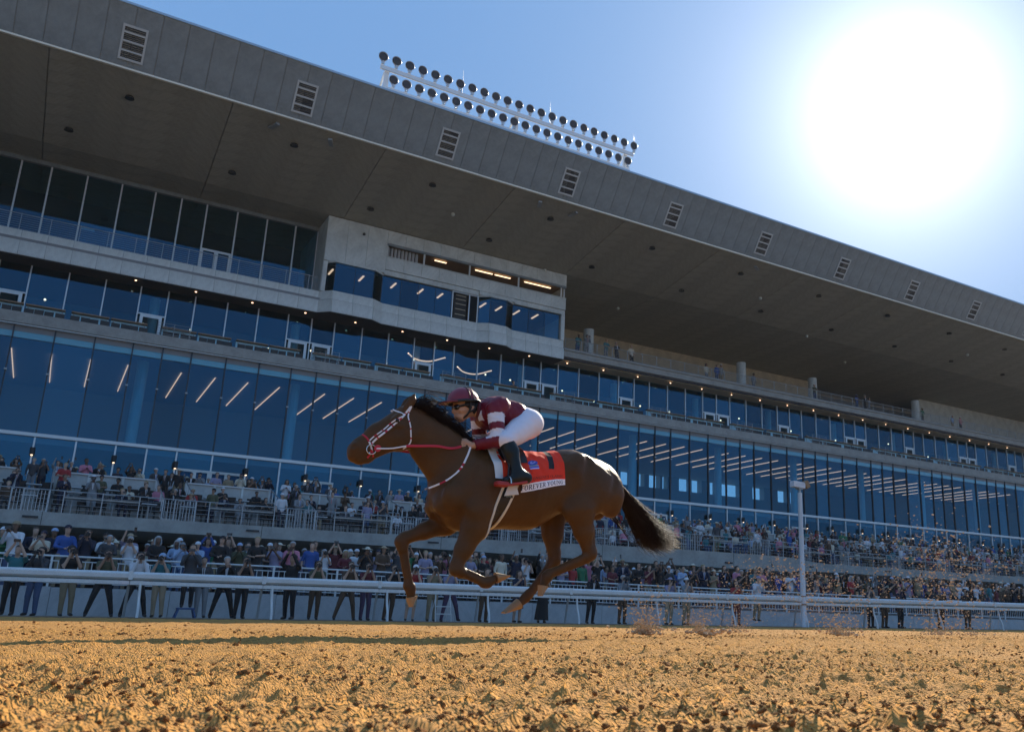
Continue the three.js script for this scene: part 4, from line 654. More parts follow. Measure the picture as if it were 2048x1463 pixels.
// some of the front row are as the photograph shows them
const SPECIAL = { 0: { pose: 'phone', top: 'navy', head: ['cap', 'navy'], suit: undefined, hold: 'phone' }, 1: { pose: 'phone', top: 'white', sleeve: 1, head: ['cap', 'khaki'], suit: undefined, scale: 1.09, hold: 'phone' }, 3: { pose: 'lean', top: 'blue', head: ['cap', 'navy'], suit: undefined, hold: null }, 4: { pose: 'aim', top: 'navy', suit: undefined, hold: 'camera' }, 6: { pose: 'aim', top: 'white', head: ['hair', 'grey'], suit: undefined, hold: 'camera' }, 8: { pose: 'phone', top: 'light blue', head: ['cap', 'grey'], suit: undefined, hold: 'phone' }, 9: { pose: 'phone', top: 'light blue', head: ['cap', 'white'], suit: undefined, hold: 'phone' }, 13: { pose: 'phone', top: 'lilac', suit: undefined, hold: 'phone' }, 22: { pose: 'lean', top: 'lilac', head: ['hair', 'fair'], suit: undefined, hold: null } };
let fi = 0;
for (let x = -1.3; x < 58; x += rnd(0.5, 0.74, rP)) {
  const o = { ...dressed(FRONT, 0.14), ...(SPECIAL[fi] ?? {}) }; fi++; const pos = [x, 0.74, -31.75 - rnd(0, 0.3, rP)]; o.turn = rnd(-0.45, 0.25, rP);
  (x < 41 ? jobs : far).push([pos, o, 'front row behind fence']);
}
for (let x = -1.0; x < 60; x += rnd(0.46, 0.8, rP)) { const o = dressed(FRONT, 0.14); o.turn = rnd(-0.4, 0.25, rP); (x < 38 ? jobs : far).push([[x, 0.78 + (x < 38 ? 0.02 : 0.02), -32.6 - rnd(0, 0.4, rP)], o, 'second row behind fence']); }
for (let row = 0; row < 3; row++) for (let x = 2; x < 66; x += rnd(0.6, 1.3, rP)) { const o = dressed(FRONT, 0.15); o.turn = rnd(-0.4, 0.3, rP); far.push([[x, 0.74 + 0.03 * row, -33.6 - row * 1.1 - rnd(0, 0.4, rP)], o]); }
for (let x = -3.4; x < 86; x += rnd(0.42, 0.72, rP)) { if (rP() < 0.08) x += rnd(0.3, 0.9, rP); const o = dressed(BACK, 0.45); o.turn = rnd(-0.4, 0.3, rP); o.cell = 0.036; (x < 32 ? jobs : far).push([[x, 5.5, -50.62 - rnd(0, 0.5, rP)], o, 'at terrace back parapet']); }
for (let x = -3; x < 88; x += rnd(0.6, 1.2, rP)) { const o = dressed(BACK, 0.4); o.turn = rnd(-0.4, 0.3, rP); far.push([[x, 5.5, -51.7 - rnd(0, 0.8, rP)], o]); }
TIERS.forEach(([z, y], k) => { for (let x = -3.6 + k * 0.4; x < 84; x += rnd(0.7, x < 10 ? 2.2 : x > 40 ? 0.95 : 1.3, rP)) { const sit = rP() < 0.55, o = dressed(sit ? ['relax', 'lean', 'clap', 'phone'] : BACK, 0.45, sit); o.turn = rnd(-0.5, 0.3, rP); o.cell = 0.036; (x < 24 ? jobs : far).push([[x, y, z - 0.25 + rnd(-0.2, 0.3, rP)], o, ['front terrace tier', 'middle terrace tier', 'top terrace tier'][k]]); } });
for (let x = 33; x < 47; x += rnd(0.4, 1.0, rP)) { const sit = rP() < 0.4, o = dressed(BACK, 0.3, sit); far.push([[x, 4.13, lerp(-44.4, edgeZ(x) - 0.8, rP())], o]); }
for (const [x, y, z] of [[24.4, 15.2, -57.6], [27.1, 15.2, -57.5]]) jobs.push([[x, y, z], { ...dressed(['relax'], 0), top: x < 25 ? 'light blue' : 'black' }, 'at club balcony counters']);
for (const x of [33.4, 34.1, 35.9, 37.2, 38.6, 46.6, 47.5, 48.1, 52, 59.4, 65.2, 66.5, 67.1, 75, 80, 81.5]) jobs.push([[x, 20.5, -58.9 - rnd(0, 0.5, rP)], { ...dressed(['relax', 'phone', 'lean'], 0.4), cell: 0.036 }, 'at top level railing']);
{
  const made = jobs.map(([p, o, place]) => ({ p, o, ...labelled(o, place) })).sort((a, b) => a.p[0] - b.p[0]), seen = new Map();
  for (const m of made) { const total = counts.get(m.key), k = seen.get(m.key) ?? 0; seen.set(m.key, k + 1); const label = m.base + ', ' + m.place + (total > 1 ? ', ' + NTH[k] + ' from left' : ''); person(label, m.p, m.o); }
  // the far crowd: a few poses in a few sets of clothes, repeated
  const protos = [], palette = [], root = new THREE.Group(); root.name = 'far_crowd'; root.userData = { label: 'dense far crowd of spectators on the terrace and under the stand', category: 'crowd', kind: 'stuff' }; scene.add(root);
  const vm = new THREE.MeshStandardMaterial({ vertexColors: true, roughness: 0.8 });
  const key = (o) => [o.pose, o.stance, o.top, o.sleeve].join();
  const protoOf = (pose, sit, v) => { const pp = personParts(pose, sit ? 'sit' : 'stand', 0.045), g = pp.g.clone(), n = g.attributes.position.count, c = new Float32Array(n * 3); g.deleteAttribute('uv');
    const s = [SKIN[v % 4].color, cloth(TOPS[(v * 5 + 1) % TOPS.length]).color, v % 2 ? SKIN[v % 4].color : cloth(TOPS[(v * 5 + 1) % TOPS.length]).color, cloth(['black', 'navy', 'khaki', 'denim'][v % 4]).color]; s.push(s[3], shoeM.color);
    for (let i = 0; i < n; i++) c.set(s[pp.tag[i]].toArray(), i * 3); g.setAttribute('color', new THREE.BufferAttribute(c, 3));
    const h = HEADWEAR[['hair', 'long', 'cap', 'hair', 'hat', 'hair'][v % 6]].clone(); h.deleteAttribute('uv'); h.translate(0, pp.H, 0); const hc = [HAIR.black, HAIR.brown, cloth('white'), HAIR.grey, cloth('cream'), HAIR.brown][v % 6].color.toArray(), a = new Float32Array(h.attributes.position.count * 3); for (let i = 0; i < a.length; i += 3) a.set(hc, i); h.setAttribute('color', new THREE.BufferAttribute(a, 3));
    return mergeGeometries([g.toNonIndexed(), h.toNonIndexed()]); };
  const bins = new Map();
  far.forEach(([p, o], i) => { const sit = o.stance === 'sit', v = Math.floor(rP() * 21), k = (sit ? 'relax' : o.pose) + sit + v; if (!bins.has(k)) bins.set(k, { pose: sit ? 'relax' : o.pose, sit, v, list: [] }); bins.get(k).list.push([p, o]); });
  const M = new THREE.Matrix4(), Q = new THREE.Quaternion(), up = new THREE.Vector3(0, 1, 0);
  for (const b of bins.values()) { const im = new THREE.InstancedMesh(protoOf(b.pose, b.sit, b.v), vm, b.list.length); im.name = 'spectator'; im.userData.kind = 'stuff'; im.castShadow = im.receiveShadow = true; b.list.forEach(([p, o], i) => { Q.setFromAxisAngle(up, o.turn ?? 0); M.compose(new THREE.Vector3(...p), Q, new THREE.Vector3().setScalar(o.scale)); im.setMatrixAt(i, M); }); root.add(im); }
  let tri = 0; scene.traverse((q) => { if (q.isMesh && !q.isInstancedMesh) tri += (q.geometry.index ?? q.geometry.attributes.position).count / 3; }); console.log('triangles', tri); console.log('individual people', jobs.length + PHOTO.length, 'far', far.length);
}
// ---------- the racehorse: local axes x to its tail, y up, z towards the near side ----------
const HP = [3.1, 0, -6.6];
const horse = thing('racehorse', 'dark bay racehorse galloping in full suspension under a saddle cloth numbered 7', 'horse', HP);
const HF = Field([-1.4, 0.08, -0.37], [1.16, 1.84, 0.37], 0.0105), hoofB = [];
{
  const b = (a, ra, c, rb, s = 1, k = 0.05) => HF.bone(a, ra, c, rb, { s, k });
  // trunk
  b([-0.28, 1.10, 0], 0.315, [0.15, 1.13, 0], 0.302, 0.84, 0.02); b([0.15, 1.13, 0], 0.30, [0.50, 1.25, 0], 0.248, 0.96, 0.06); b([-0.43, 1.03, 0], 0.222, [-0.40, 0.98, 0], 0.20, 0.88, 0.08);
  b([-0.36, 1.385, 0], 0.075, [0.02, 1.375, 0], 0.065, 0.6, 0.09); b([0.58, 1.27, 0], 0.252, [0.85, 1.235, 0], 0.222, 0.92, 0.07); b([0.8, 1.30, 0], 0.15, [1.0, 1.26, 0], 0.075, 0.7, 0.08);
  for (const s of [-1, 1]) {
    b([-0.19, 1.36, 0.11 * s], 0.07, [-0.50, 1.02, 0.185 * s], 0.105, 0.5, 0.028); b([-0.17, 1.22, 0.215 * s], 0.09, [-0.33, 0.93, 0.225 * s], 0.105, 0.45, 0.028); b([-0.50, 1.0, 0.12 * s], 0.11, [-0.55, 0.95, 0.10 * s], 0.09, 0.8, 0.05);
    b([0.62, 1.33, 0.13 * s], 0.14, [0.90, 1.16, 0.15 * s], 0.14, 0.62, 0.05); b([0.92, 1.22, 0.10 * s], 0.125, [0.93, 1.06, 0.12 * s], 0.10, 0.75, 0.04);
    b([0.56, 1.40, 0.17 * s], 0.05, [0.50, 1.33, 0.20 * s], 0.055, 0.8, 0.07);
    b([0.74, 1.15, 0.16 * s], 0.18, [0.54, 1.0, 0.185 * s], 0.115, 0.62, 0.05);
  }
  const groove = (l, r, k) => { for (const s of [-1, 1]) for (let i = 0; i + 1 < l.length; i++) HF.bone([l[i][0], l[i][1], l[i][2] * s], r, [l[i + 1][0], l[i + 1][1], l[i + 1][2] * s], r, { k, cut: true }); };
  groove([[0.36, 1.36, 0.30], [0.42, 1.22, 0.312], [0.45, 1.06, 0.29]], 0.045, 0.07);                       // hollow of the flank
  groove([[-0.04, 1.30, 0.295], [-0.09, 1.14, 0.318], [-0.17, 0.96, 0.318]], 0.034, 0.05);                  // behind the shoulder and arm
  groove([[-0.34, 1.30, 0.225], [-0.38, 1.16, 0.262], [-0.40, 1.02, 0.29]], 0.020, 0.03);                   // between blade and neck
  groove([[-0.22, 1.06, 0.335], [-0.36, 1.01, 0.335], [-0.46, 0.93, 0.30]], 0.018, 0.03);
  groove([[0.66, 1.43, 0.20], [0.60, 1.26, 0.295], [0.60, 1.08, 0.325]], 0.026, 0.04); groove([[0.93, 1.30, 0.215], [0.86, 1.14, 0.29], [0.76, 0.98, 0.29]], 0.020, 0.035);
  groove([[-0.62, 1.14, 0.15], [-0.52, 1.26, 0.20], [-0.43, 1.36, 0.19]], 0.018, 0.04); groove([[-0.79, 1.43, 0.105], [-0.70, 1.30, 0.14], [-0.60, 1.20, 0.165]], 0.014, 0.03);
  for (let q = 0; q < 6; q++) groove([[0.02 + q * 0.058, 1.2, 0.315], [-0.005 + q * 0.062, 1.02, 0.296 - q * 0.003]], 0.010, 0.03);   // ribs
  // neck and head
  b([-0.40, 1.20, 0], 0.255, [-0.63, 1.42, 0], 0.19, 0.56, 0.07); b([-0.63, 1.42, 0], 0.188, [-0.795, 1.575, 0], 0.138, 0.50, 0.05); b([-0.45, 1.36, 0.075], 0.12, [-0.72, 1.53, 0.06], 0.08, 0.5, 0.06); b([-0.45, 1.36, -0.075], 0.12, [-0.72, 1.53, -0.06], 0.08, 0.5, 0.06); b([-0.63, 1.23, 0], 0.06, [-0.80, 1.41, 0], 0.05, 0.9, 0.05);
  b([-0.885, 1.60, 0], 0.108, [-1.085, 1.435, 0], 0.100, 0.66, 0.03); b([-1.085, 1.435, 0], 0.100, [-1.21, 1.332, 0], 0.078, 0.60, 0.03); b([-1.20, 1.335, 0], 0.078, [-1.243, 1.302, 0], 0.072, 0.76, 0.03);
  for (const s of [-1, 1]) { b([-0.885, 1.49, 0.045 * s], 0.115, [-0.92, 1.45, 0.045 * s], 0.105, 0.45, 0.03); b([-0.95, 1.43, 0.025 * s], 0.075, [-1.13, 1.30, 0.015 * s], 0.042, 0.6, 0.03); b([-0.965, 1.595, 0.068 * s], 0.03, [-1.0, 1.565, 0.07 * s], 0.026, 0.7, 0.025); b([-0.95, 1.53, 0.075 * s], 0.018, [-1.09, 1.42, 0.062 * s], 0.012, 1, 0.03); b([-1.265, 1.335, 0.038 * s], 0.028, [-1.28, 1.315, 0.04 * s], 0.024, 0.8, 0.02); }
  b([-1.262, 1.262, 0], 0.04, [-1.235, 1.252, 0], 0.035, 1.0, 0.03); b([-1.205, 1.24, 0], 0.033, [-1.16, 1.258, 0], 0.035, 1.0, 0.03);
  for (const s of [-1, 1]) { HF.ball([-1.288, 1.328, 0.056 * s], 0.017, { k: 0.012, cut: true }); HF.bone([-1.245, 1.262, 0.058 * s], 0.003, [-1.18, 1.285, 0.058 * s], 0.004, { k: 0.008, cut: true }); HF.bone([-0.98, 1.50, 0.088 * s], 0.008, [-1.1, 1.40, 0.07 * s], 0.006, { k: 0.02, cut: true }); b([-0.898, 1.68, 0.055 * s], 0.036, [-0.872, 1.745, 0.062 * s], 0.03, 0.55, 0.02); b([-0.872, 1.745, 0.062 * s], 0.03, [-0.852, 1.802, 0.056 * s], 0.005, 0.55, 0.01); }
  // legs: joint lists with radii; z as given
  const leg = (z, l, k = 0.03) => { for (let i = 0; i + 1 < l.length; i++) b([l[i][0], l[i][1], z[Math.min(i, z.length - 1)]], l[i][2], [l[i + 1][0], l[i + 1][1], z[Math.min(i + 1, z.length - 1)]], l[i + 1][2], l[i][3] ?? 0.8, k); };
  leg([-0.15, -0.15, -0.14, -0.13], [[-0.42, 0.93, 0.13], [-0.44, 0.845, 0.10], [-0.62, 0.765, 0.062], [-0.765, 0.70, 0.046]]);
  leg([-0.14, -0.14, -0.13], [[-0.770, 0.705, 0.05, 0.9], [-0.795, 0.67, 0.05, 0.9], [-0.783, 0.62, 0.04]], 0.02);
  leg([-0.13], [[-0.786, 0.62, 0.031], [-0.725, 0.38, 0.028]], 0.02); leg([-0.13], [[-0.765, 0.60, 0.022], [-0.70, 0.37, 0.019]], 0.012); leg([-0.13], [[-0.722, 0.345, 0.037], [-0.70, 0.32, 0.036], [-0.687, 0.265, 0.033]], 0.02); leg([-0.13], [[-0.685, 0.335, 0.026], [-0.68, 0.32, 0.024]], 0.015);
  leg([0.16, 0.16, 0.15], [[-0.30, 0.92, 0.13], [-0.325, 0.80, 0.108], [-0.40, 0.62, 0.07], [-0.45, 0.50, 0.048]]); leg([0.15], [[-0.45, 0.50, 0.05, 0.9], [-0.452, 0.465, 0.05, 0.9], [-0.41, 0.445, 0.042]], 0.02);
  leg([0.14], [[-0.41, 0.447, 0.033], [-0.22, 0.38, 0.029]], 0.02); leg([0.14], [[-0.395, 0.467, 0.022], [-0.205, 0.402, 0.02]], 0.012); leg([0.14], [[-0.21, 0.372, 0.038], [-0.185, 0.374, 0.036], [-0.125, 0.41, 0.031]], 0.02); leg([0.14], [[-0.185, 0.40, 0.024], [-0.17, 0.405, 0.022]], 0.012);
  leg([0.17, 0.16, 0.14], [[0.60, 1.0, 0.14], [0.645, 0.83, 0.085], [0.70, 0.69, 0.05]]); leg([0.14], [[0.74, 0.72, 0.02], [0.762, 0.672, 0.028]], 0.02); leg([0.16, 0.14], [[0.72, 0.86, 0.03], [0.755, 0.70, 0.02]], 0.03); leg([0.14], [[0.71, 0.68, 0.05, 0.9], [0.735, 0.645, 0.052, 0.9], [0.70, 0.615, 0.046]], 0.02);
  leg([0.14, 0.13], [[0.695, 0.617, 0.037], [0.37, 0.477, 0.031]], 0.02); leg([0.14, 0.13], [[0.70, 0.585, 0.022], [0.37, 0.452, 0.02]], 0.012); leg([0.13], [[0.355, 0.468, 0.04], [0.33, 0.445, 0.038], [0.31, 0.375, 0.033]], 0.02); leg([0.13], [[0.362, 0.43, 0.022], [0.36, 0.42, 0.02]], 0.012);
  leg([-0.17, -0.16, -0.14], [[0.52, 1.0, 0.14], [0.53, 0.82, 0.092], [0.535, 0.66, 0.055]]); leg([-0.14], [[0.55, 0.66, 0.052, 0.9], [0.545, 0.60, 0.054, 0.9], [0.515, 0.555, 0.045]], 0.02);
  leg([-0.14, -0.13], [[0.515, 0.56, 0.037], [0.315, 0.315, 0.031]], 0.02); leg([-0.14, -0.13], [[0.54, 0.55, 0.022], [0.34, 0.305, 0.02]], 0.012); leg([-0.13], [[0.305, 0.305, 0.04], [0.285, 0.282, 0.038], [0.235, 0.238, 0.033]], 0.02);
  // hooves: coronet, toe, half width
  hoofB.push([[-0.682, 0.262, -0.13], [-0.668, 0.19, -0.13], 0.05], [[-0.115, 0.418, 0.14], [-0.012, 0.45, 0.14], 0.048], [[0.307, 0.372, 0.13], [0.296, 0.29, 0.13], 0.05], [[0.23, 0.235, -0.13], [0.10, 0.145, -0.13], 0.05]);
}
function roughen(g, amp, f, dir) { const p = g.attributes.position, n = g.attributes.normal; for (let i = 0; i < p.count; i++) { const x = p.getX(i), y = p.getY(i), z = p.getZ(i), d = amp * dir(x, y, z, f); p.setXYZ(i, x + n.getX(i) * d, y + n.getY(i) * d, z + n.getZ(i) * d); } g.computeVertexNormals(); }
{
  const g = HF.mesh(), p = g.attributes.position, c = new Float32Array(p.count * 3);
  roughen(g, 0.0016, 1, (x, y, z) => n3(x * 9, y * 9, z * 9) + 0.6 * n3(x * 22, y * 22, z * 22));
  const mix = (o, a, t) => { t = clamp(t, 0, 1); for (let k = 0; k < 3; k++) o[k] = lerp(o[k], a[k], t); };
  for (let i = 0; i < p.count; i++) {
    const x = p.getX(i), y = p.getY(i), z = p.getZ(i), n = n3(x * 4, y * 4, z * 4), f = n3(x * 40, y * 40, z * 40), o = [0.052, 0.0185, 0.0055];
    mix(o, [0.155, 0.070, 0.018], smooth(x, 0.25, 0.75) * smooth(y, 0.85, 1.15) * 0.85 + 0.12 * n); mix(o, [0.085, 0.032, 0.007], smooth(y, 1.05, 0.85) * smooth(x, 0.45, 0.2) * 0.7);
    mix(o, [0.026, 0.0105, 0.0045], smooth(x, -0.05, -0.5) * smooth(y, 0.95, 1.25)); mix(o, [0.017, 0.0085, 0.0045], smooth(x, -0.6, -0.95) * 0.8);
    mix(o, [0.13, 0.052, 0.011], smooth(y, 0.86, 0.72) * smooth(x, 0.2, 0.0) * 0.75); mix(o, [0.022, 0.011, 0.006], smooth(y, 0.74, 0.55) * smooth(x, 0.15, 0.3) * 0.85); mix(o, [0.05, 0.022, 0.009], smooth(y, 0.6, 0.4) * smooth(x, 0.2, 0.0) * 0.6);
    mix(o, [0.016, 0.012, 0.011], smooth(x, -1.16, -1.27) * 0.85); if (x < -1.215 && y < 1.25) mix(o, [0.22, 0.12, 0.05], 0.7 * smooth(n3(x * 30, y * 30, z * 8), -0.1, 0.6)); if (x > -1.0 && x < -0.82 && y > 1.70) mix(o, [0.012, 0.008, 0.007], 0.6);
    for (const [h] of hoofB) mix(o, [0.10, 0.05, 0.02], 0.4 * smooth(Math.hypot(x - h[0], y - h[1], z - h[2]), 0.10, 0.04));
    const k = 1 + 0.06 * f + 0.1 * n; c.set(o.map((q) => q * k), i * 3);
  }
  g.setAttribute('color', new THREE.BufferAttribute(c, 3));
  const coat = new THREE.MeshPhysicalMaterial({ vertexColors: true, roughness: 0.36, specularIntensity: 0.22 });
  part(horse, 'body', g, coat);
  const hm = mat(0.30, 0.185, 0.085, 0.55), shoe = mat(0.42, 0.42, 0.43, 0.35, 0.8);
  for (const [a, b, w] of hoofB) {   // a hoof: sloping wall, flat sole at the back, thin plate
    const A = new THREE.Vector3(...a), B = new THREE.Vector3(...b), d = B.clone().sub(A), L = d.length(); d.normalize();
    const g = new THREE.CylinderGeometry(w * 0.92, w * 1.08, L, 18, 3), p = g.attributes.position;
    for (let i = 0; i < p.count; i++) { const t = 0.5 - p.getY(i) / L, X = p.getX(i), Z = p.getZ(i); p.setXYZ(i, X * (1 - 0.72 * t) - 0.01 * t, p.getY(i) - (X > 0 ? X * 0.75 * t * -1 : 0) * 0.9, Z * (1 - 0.12 * t) * 0.9); }
    g.computeVertexNormals(); g.applyQuaternion(new THREE.Quaternion().setFromUnitVectors(new THREE.Vector3(0, -1, 0), d)); g.translate((a[0] + b[0]) / 2, (a[1] + b[1]) / 2, a[2]);
    const h = part(horse, 'hoof', g, hm);
  }
  for (const s of [1, -1]) { const e = new THREE.SphereGeometry(0.021, 14, 10); e.translate(-0.985, 1.562, 0.077 * s); part(horse, 'eye', e, mat(0.008, 0.006, 0.005, 0.08)); }
}
// strands of hair: thin tapering three sided tubes, many in one mesh
function strands(list) {   // each: { p: [Vector3...], r }
  const pos = [], id = [], nor = []; const T = new THREE.Vector3(), N = new THREE.Vector3(), B = new THREE.Vector3();
  for (const { p, r } of list) { const base = pos.length / 3, n = p.length;
    for (let i = 0; i < n; i++) { T.copy(p[Math.min(i + 1, n - 1)]).sub(p[Math.max(i - 1, 0)]).normalize(); N.set(0.3, 0.2, 1).cross(T).normalize(); B.copy(T).cross(N); const w = r * (1 - 0.85 * i / (n - 1));
      for (let k = 0; k < 3; k++) { const a = k * 2.094, x = N.x * Math.cos(a) + B.x * Math.sin(a), y = N.y * Math.cos(a) + B.y * Math.sin(a), z = N.z * Math.cos(a) + B.z * Math.sin(a); pos.push(p[i].x + x * w, p[i].y + y * w, p[i].z + z * w); nor.push(x, y, z); } }
    for (let i = 0; i + 1 < n; i++) for (let k = 0; k < 3; k++) { const a = base + i * 3 + k, b = base + i * 3 + (k + 1) % 3; id.push(a, b, a + 3, b, b + 3, a + 3); } }
  const g = new THREE.BufferGeometry(); g.setAttribute('position', new THREE.Float32BufferAttribute(pos, 3)); g.setAttribute('normal', new THREE.Float32BufferAttribute(nor, 3)); g.setIndex(id); return g;
}
const V = (x, y, z) => new THREE.Vector3(x, y, z), rH = rngOf(5150);
const hairM = new THREE.MeshPhysicalMaterial({ color: rgb(0.020, 0.010, 0.0065), roughness: 0.62, specularIntensity: 0.3 });
{
  const crest = new THREE.CatmullRomCurve3([V(-0.875, 1.705, 0), V(-0.80, 1.69, 0), V(-0.70, 1.63, 0), V(-0.58, 1.565, 0), V(-0.46, 1.50, 0), V(-0.36, 1.455, 0)]), l = [];
  for (let i = 0; i < 1500; i++) {
    const t = rH() ** 0.9, q = crest.getPoint(t), clump = n2(t * 14, 3), s = n2(t * 30, 9), len = rnd(0.12, 0.26, rH) * (1 - 0.3 * t) * (1 + 0.4 * clump), side = rnd(-0.2, 1.0, rH), up = rnd(0.5, 1.45, rH) * (0.75 + 0.4 * s) * (1 - 0.35 * t);
    q.z += rnd(-0.02, 0.035, rH); q.y -= 0.02; const p = [q.clone()];
    for (let k = 1; k <= 6; k++) { const u = k / 6; p.push(V(q.x + len * (0.5 * u + 0.55 * u * u) + 0.008 * s, q.y + len * (up * 1.1 * u - (0.9 + 0.4 * side) * u * u) + 0.02 * u + 0.022 * u * n2(t * 22 + 3 * u, i % 3) + 0.012 * u * Math.sin(i + 6 * u), q.z + 0.075 * side * Math.sin(u * 2) + 0.008 * n2(i, u * 4))); }
    l.push({ p, r: 0.0034 });
  }
  for (let i = 0; i < 120; i++) { const q = V(-0.88 + rnd(-0.02, 0.02, rH), 1.695, rnd(-0.03, 0.03, rH)), p = [q.clone()], a = rnd(0.06, 0.13, rH); for (let k = 1; k <= 5; k++) { const u = k / 5; p.push(V(q.x - a * 0.6 * u, q.y + a * (0.25 * u - 0.75 * u * u), q.z + rnd(-0.01, 0.02, rH))); } l.push({ p, r: 0.0022 }); }
  part(horse, 'mane', strands(l), hairM);
  const C = (l) => new THREE.CatmullRomCurve3(l.map(([x, y]) => V(x, y, 0)));
  const upC = C([[1.03, 1.345], [1.13, 1.27], [1.31, 1.155], [1.50, 1.035], [1.74, 0.93]]), midC = C([[1.04, 1.32], [1.16, 1.17], [1.29, 1.0], [1.45, 0.84], [1.70, 0.76]]), lowC = C([[1.05, 1.29], [1.13, 1.08], [1.22, 0.92], [1.31, 0.75], [1.45, 0.64]]), t = [];
  for (let i = 0; i < 1900; i++) {
    const u = clamp((rH() + rH() + rH()) / 3 * 2.3 - 1.25 + (rH() < 0.07 ? 0.7 : 0), -1.05, 1.15), lz = rnd(-1, 1, rH) * Math.sqrt(Math.max(0.05, 1 - u * u * 0.7)), end = rnd(0.62, 1.04, rH) * (u > 0.7 ? rnd(0.7, 1.0, rH) : 1), p = [], wv = rnd(0, 6, rH), fr = n2(u * 9, lz * 4);
    for (let k = 0; k <= 9; k++) { const s = Math.min(1, k / 9 * end), a = midC.getPoint(s), b = (u > 0 ? upC : lowC).getPoint(s), w = Math.abs(u) * (0.55 + 0.45 * s); const q = a.lerp(b, w); q.z = lz * (0.03 + 0.075 * Math.sqrt(s)); const f = s * s; q.y += f * (0.02 * Math.sin(wv + s * 9) + 0.03 * fr); q.x += f * 0.02 * Math.cos(wv * 2 + s * 8); q.z += f * 0.02 * Math.sin(wv * 3 + 7 * s); p.push(q); }
    t.push({ p, r: 0.0036 });
  }
  for (let i = 0; i < 60; i++) { const p = [], a = rnd(0, 1, rH); for (let k = 0; k <= 7; k++) { const s = k / 7; p.push(V(1.0 + 0.20 * s + 0.1 * a * s, 1.02 - 0.02 * a - 0.20 * s - 0.1 * a * s * s + 0.03 * Math.sin(s * 4 + a * 5), 0.06 * a * s)); } t.push({ p, r: 0.0016 }); }
  part(horse, 'tail', strands(t), hairM);
  const dock = strands([]); part(horse, 'tail_dock', rod([1.0, 1.30, 0], [1.16, 1.16, 0], 0.055, 0.03, 10), hairM);
}
// tack: flat straps laid on the body along drawn lines
const strapM = { red: mat(0.50, 0.012, 0.03, 0.45), white: mat(0.78, 0.77, 0.78, 0.5), steel: mat(0.62, 0.6, 0.55, 0.25, 0.9), black: mat(0.012, 0.012, 0.013, 0.45), cream: mat(0.66, 0.62, 0.52, 0.7) };
function onSide(x, y, side = 1, lift = 0.004, lo = 0) { let z = null; for (let q = 0.37; q > lo; q -= 0.004) if (HF.value(x, y, q * side) < 0) { z = q; break; } return z === null ? null : V(x, y, side * (z + lift)); }
function flat(pts, w, t = 0.0035, normals) {   // a strap w wide along the points, lying on the surface
  const pos = [], id = [], T = V(0, 0, 0), B = V(0, 0, 0), n = pts.length;
  for (let i = 0; i < n; i++) { T.copy(pts[Math.min(i + 1, n - 1)]).sub(pts[Math.max(0, i - 1)]).normalize(); const N = normals ? normals[i] : HF.grad(pts[i].x, pts[i].y, pts[i].z); N.addScaledVector(T, -N.dot(T)).normalize(); B.copy(T).cross(N);
    for (const [a, b] of [[-1, 0], [-0.7, 1], [0.7, 1], [1, 0], [0.7, -1], [-0.7, -1]]) pos.push(pts[i].x + B.x * a * w / 2 + N.x * b * t, pts[i].y + B.y * a * w / 2 + N.y * b * t, pts[i].z + B.z * a * w / 2 + N.z * b * t); }
  for (let i = 0; i + 1 < n; i++) for (let k = 0; k < 6; k++) { const a = i * 6 + k, b = i * 6 + (k + 1) % 6; id.push(a, b, a + 6, b, b + 6, a + 6); }
  const g = new THREE.BufferGeometry(); g.setAttribute('position', new THREE.Float32BufferAttribute(pos, 3)); g.setIndex(id); const o = g.toNonIndexed(); o.computeVertexNormals(); return o;
}
function laid(line, side = 1, step = 0.012, lift = 0.004, dx = -0.022) {   // (x, y) line dropped on to that side of the horse
  const c = new THREE.CatmullRomCurve3(line.map(([x, y]) => V(x + dx, y, 0))), n = Math.max(4, Math.round(c.getLength() / step)), out = []; let last = null;
  for (let i = 0; i <= n; i++) { const q = c.getPointAt(i / n), s = onSide(q.x, q.y, side, lift); if (s) last = s; else if (last) { out.push(V(q.x, q.y, last.z * 0.86)); last = out[out.length - 1]; continue; } else continue; out.push(s); }
  return out;
}
function banded(parent, name, pts, w, pattern) {   // pieces of alternating colour along one strap
  let i = 0, k = 0; while (i + 1 < pts.length) { const [m, n] = pattern[k++ % pattern.length], e = Math.min(pts.length - 1, i + n); const seg = pts.slice(i, e + 1); if (seg.length > 1) part(parent, name, flat(seg, w, 0.0035), strapM[m]); i = e; }
}
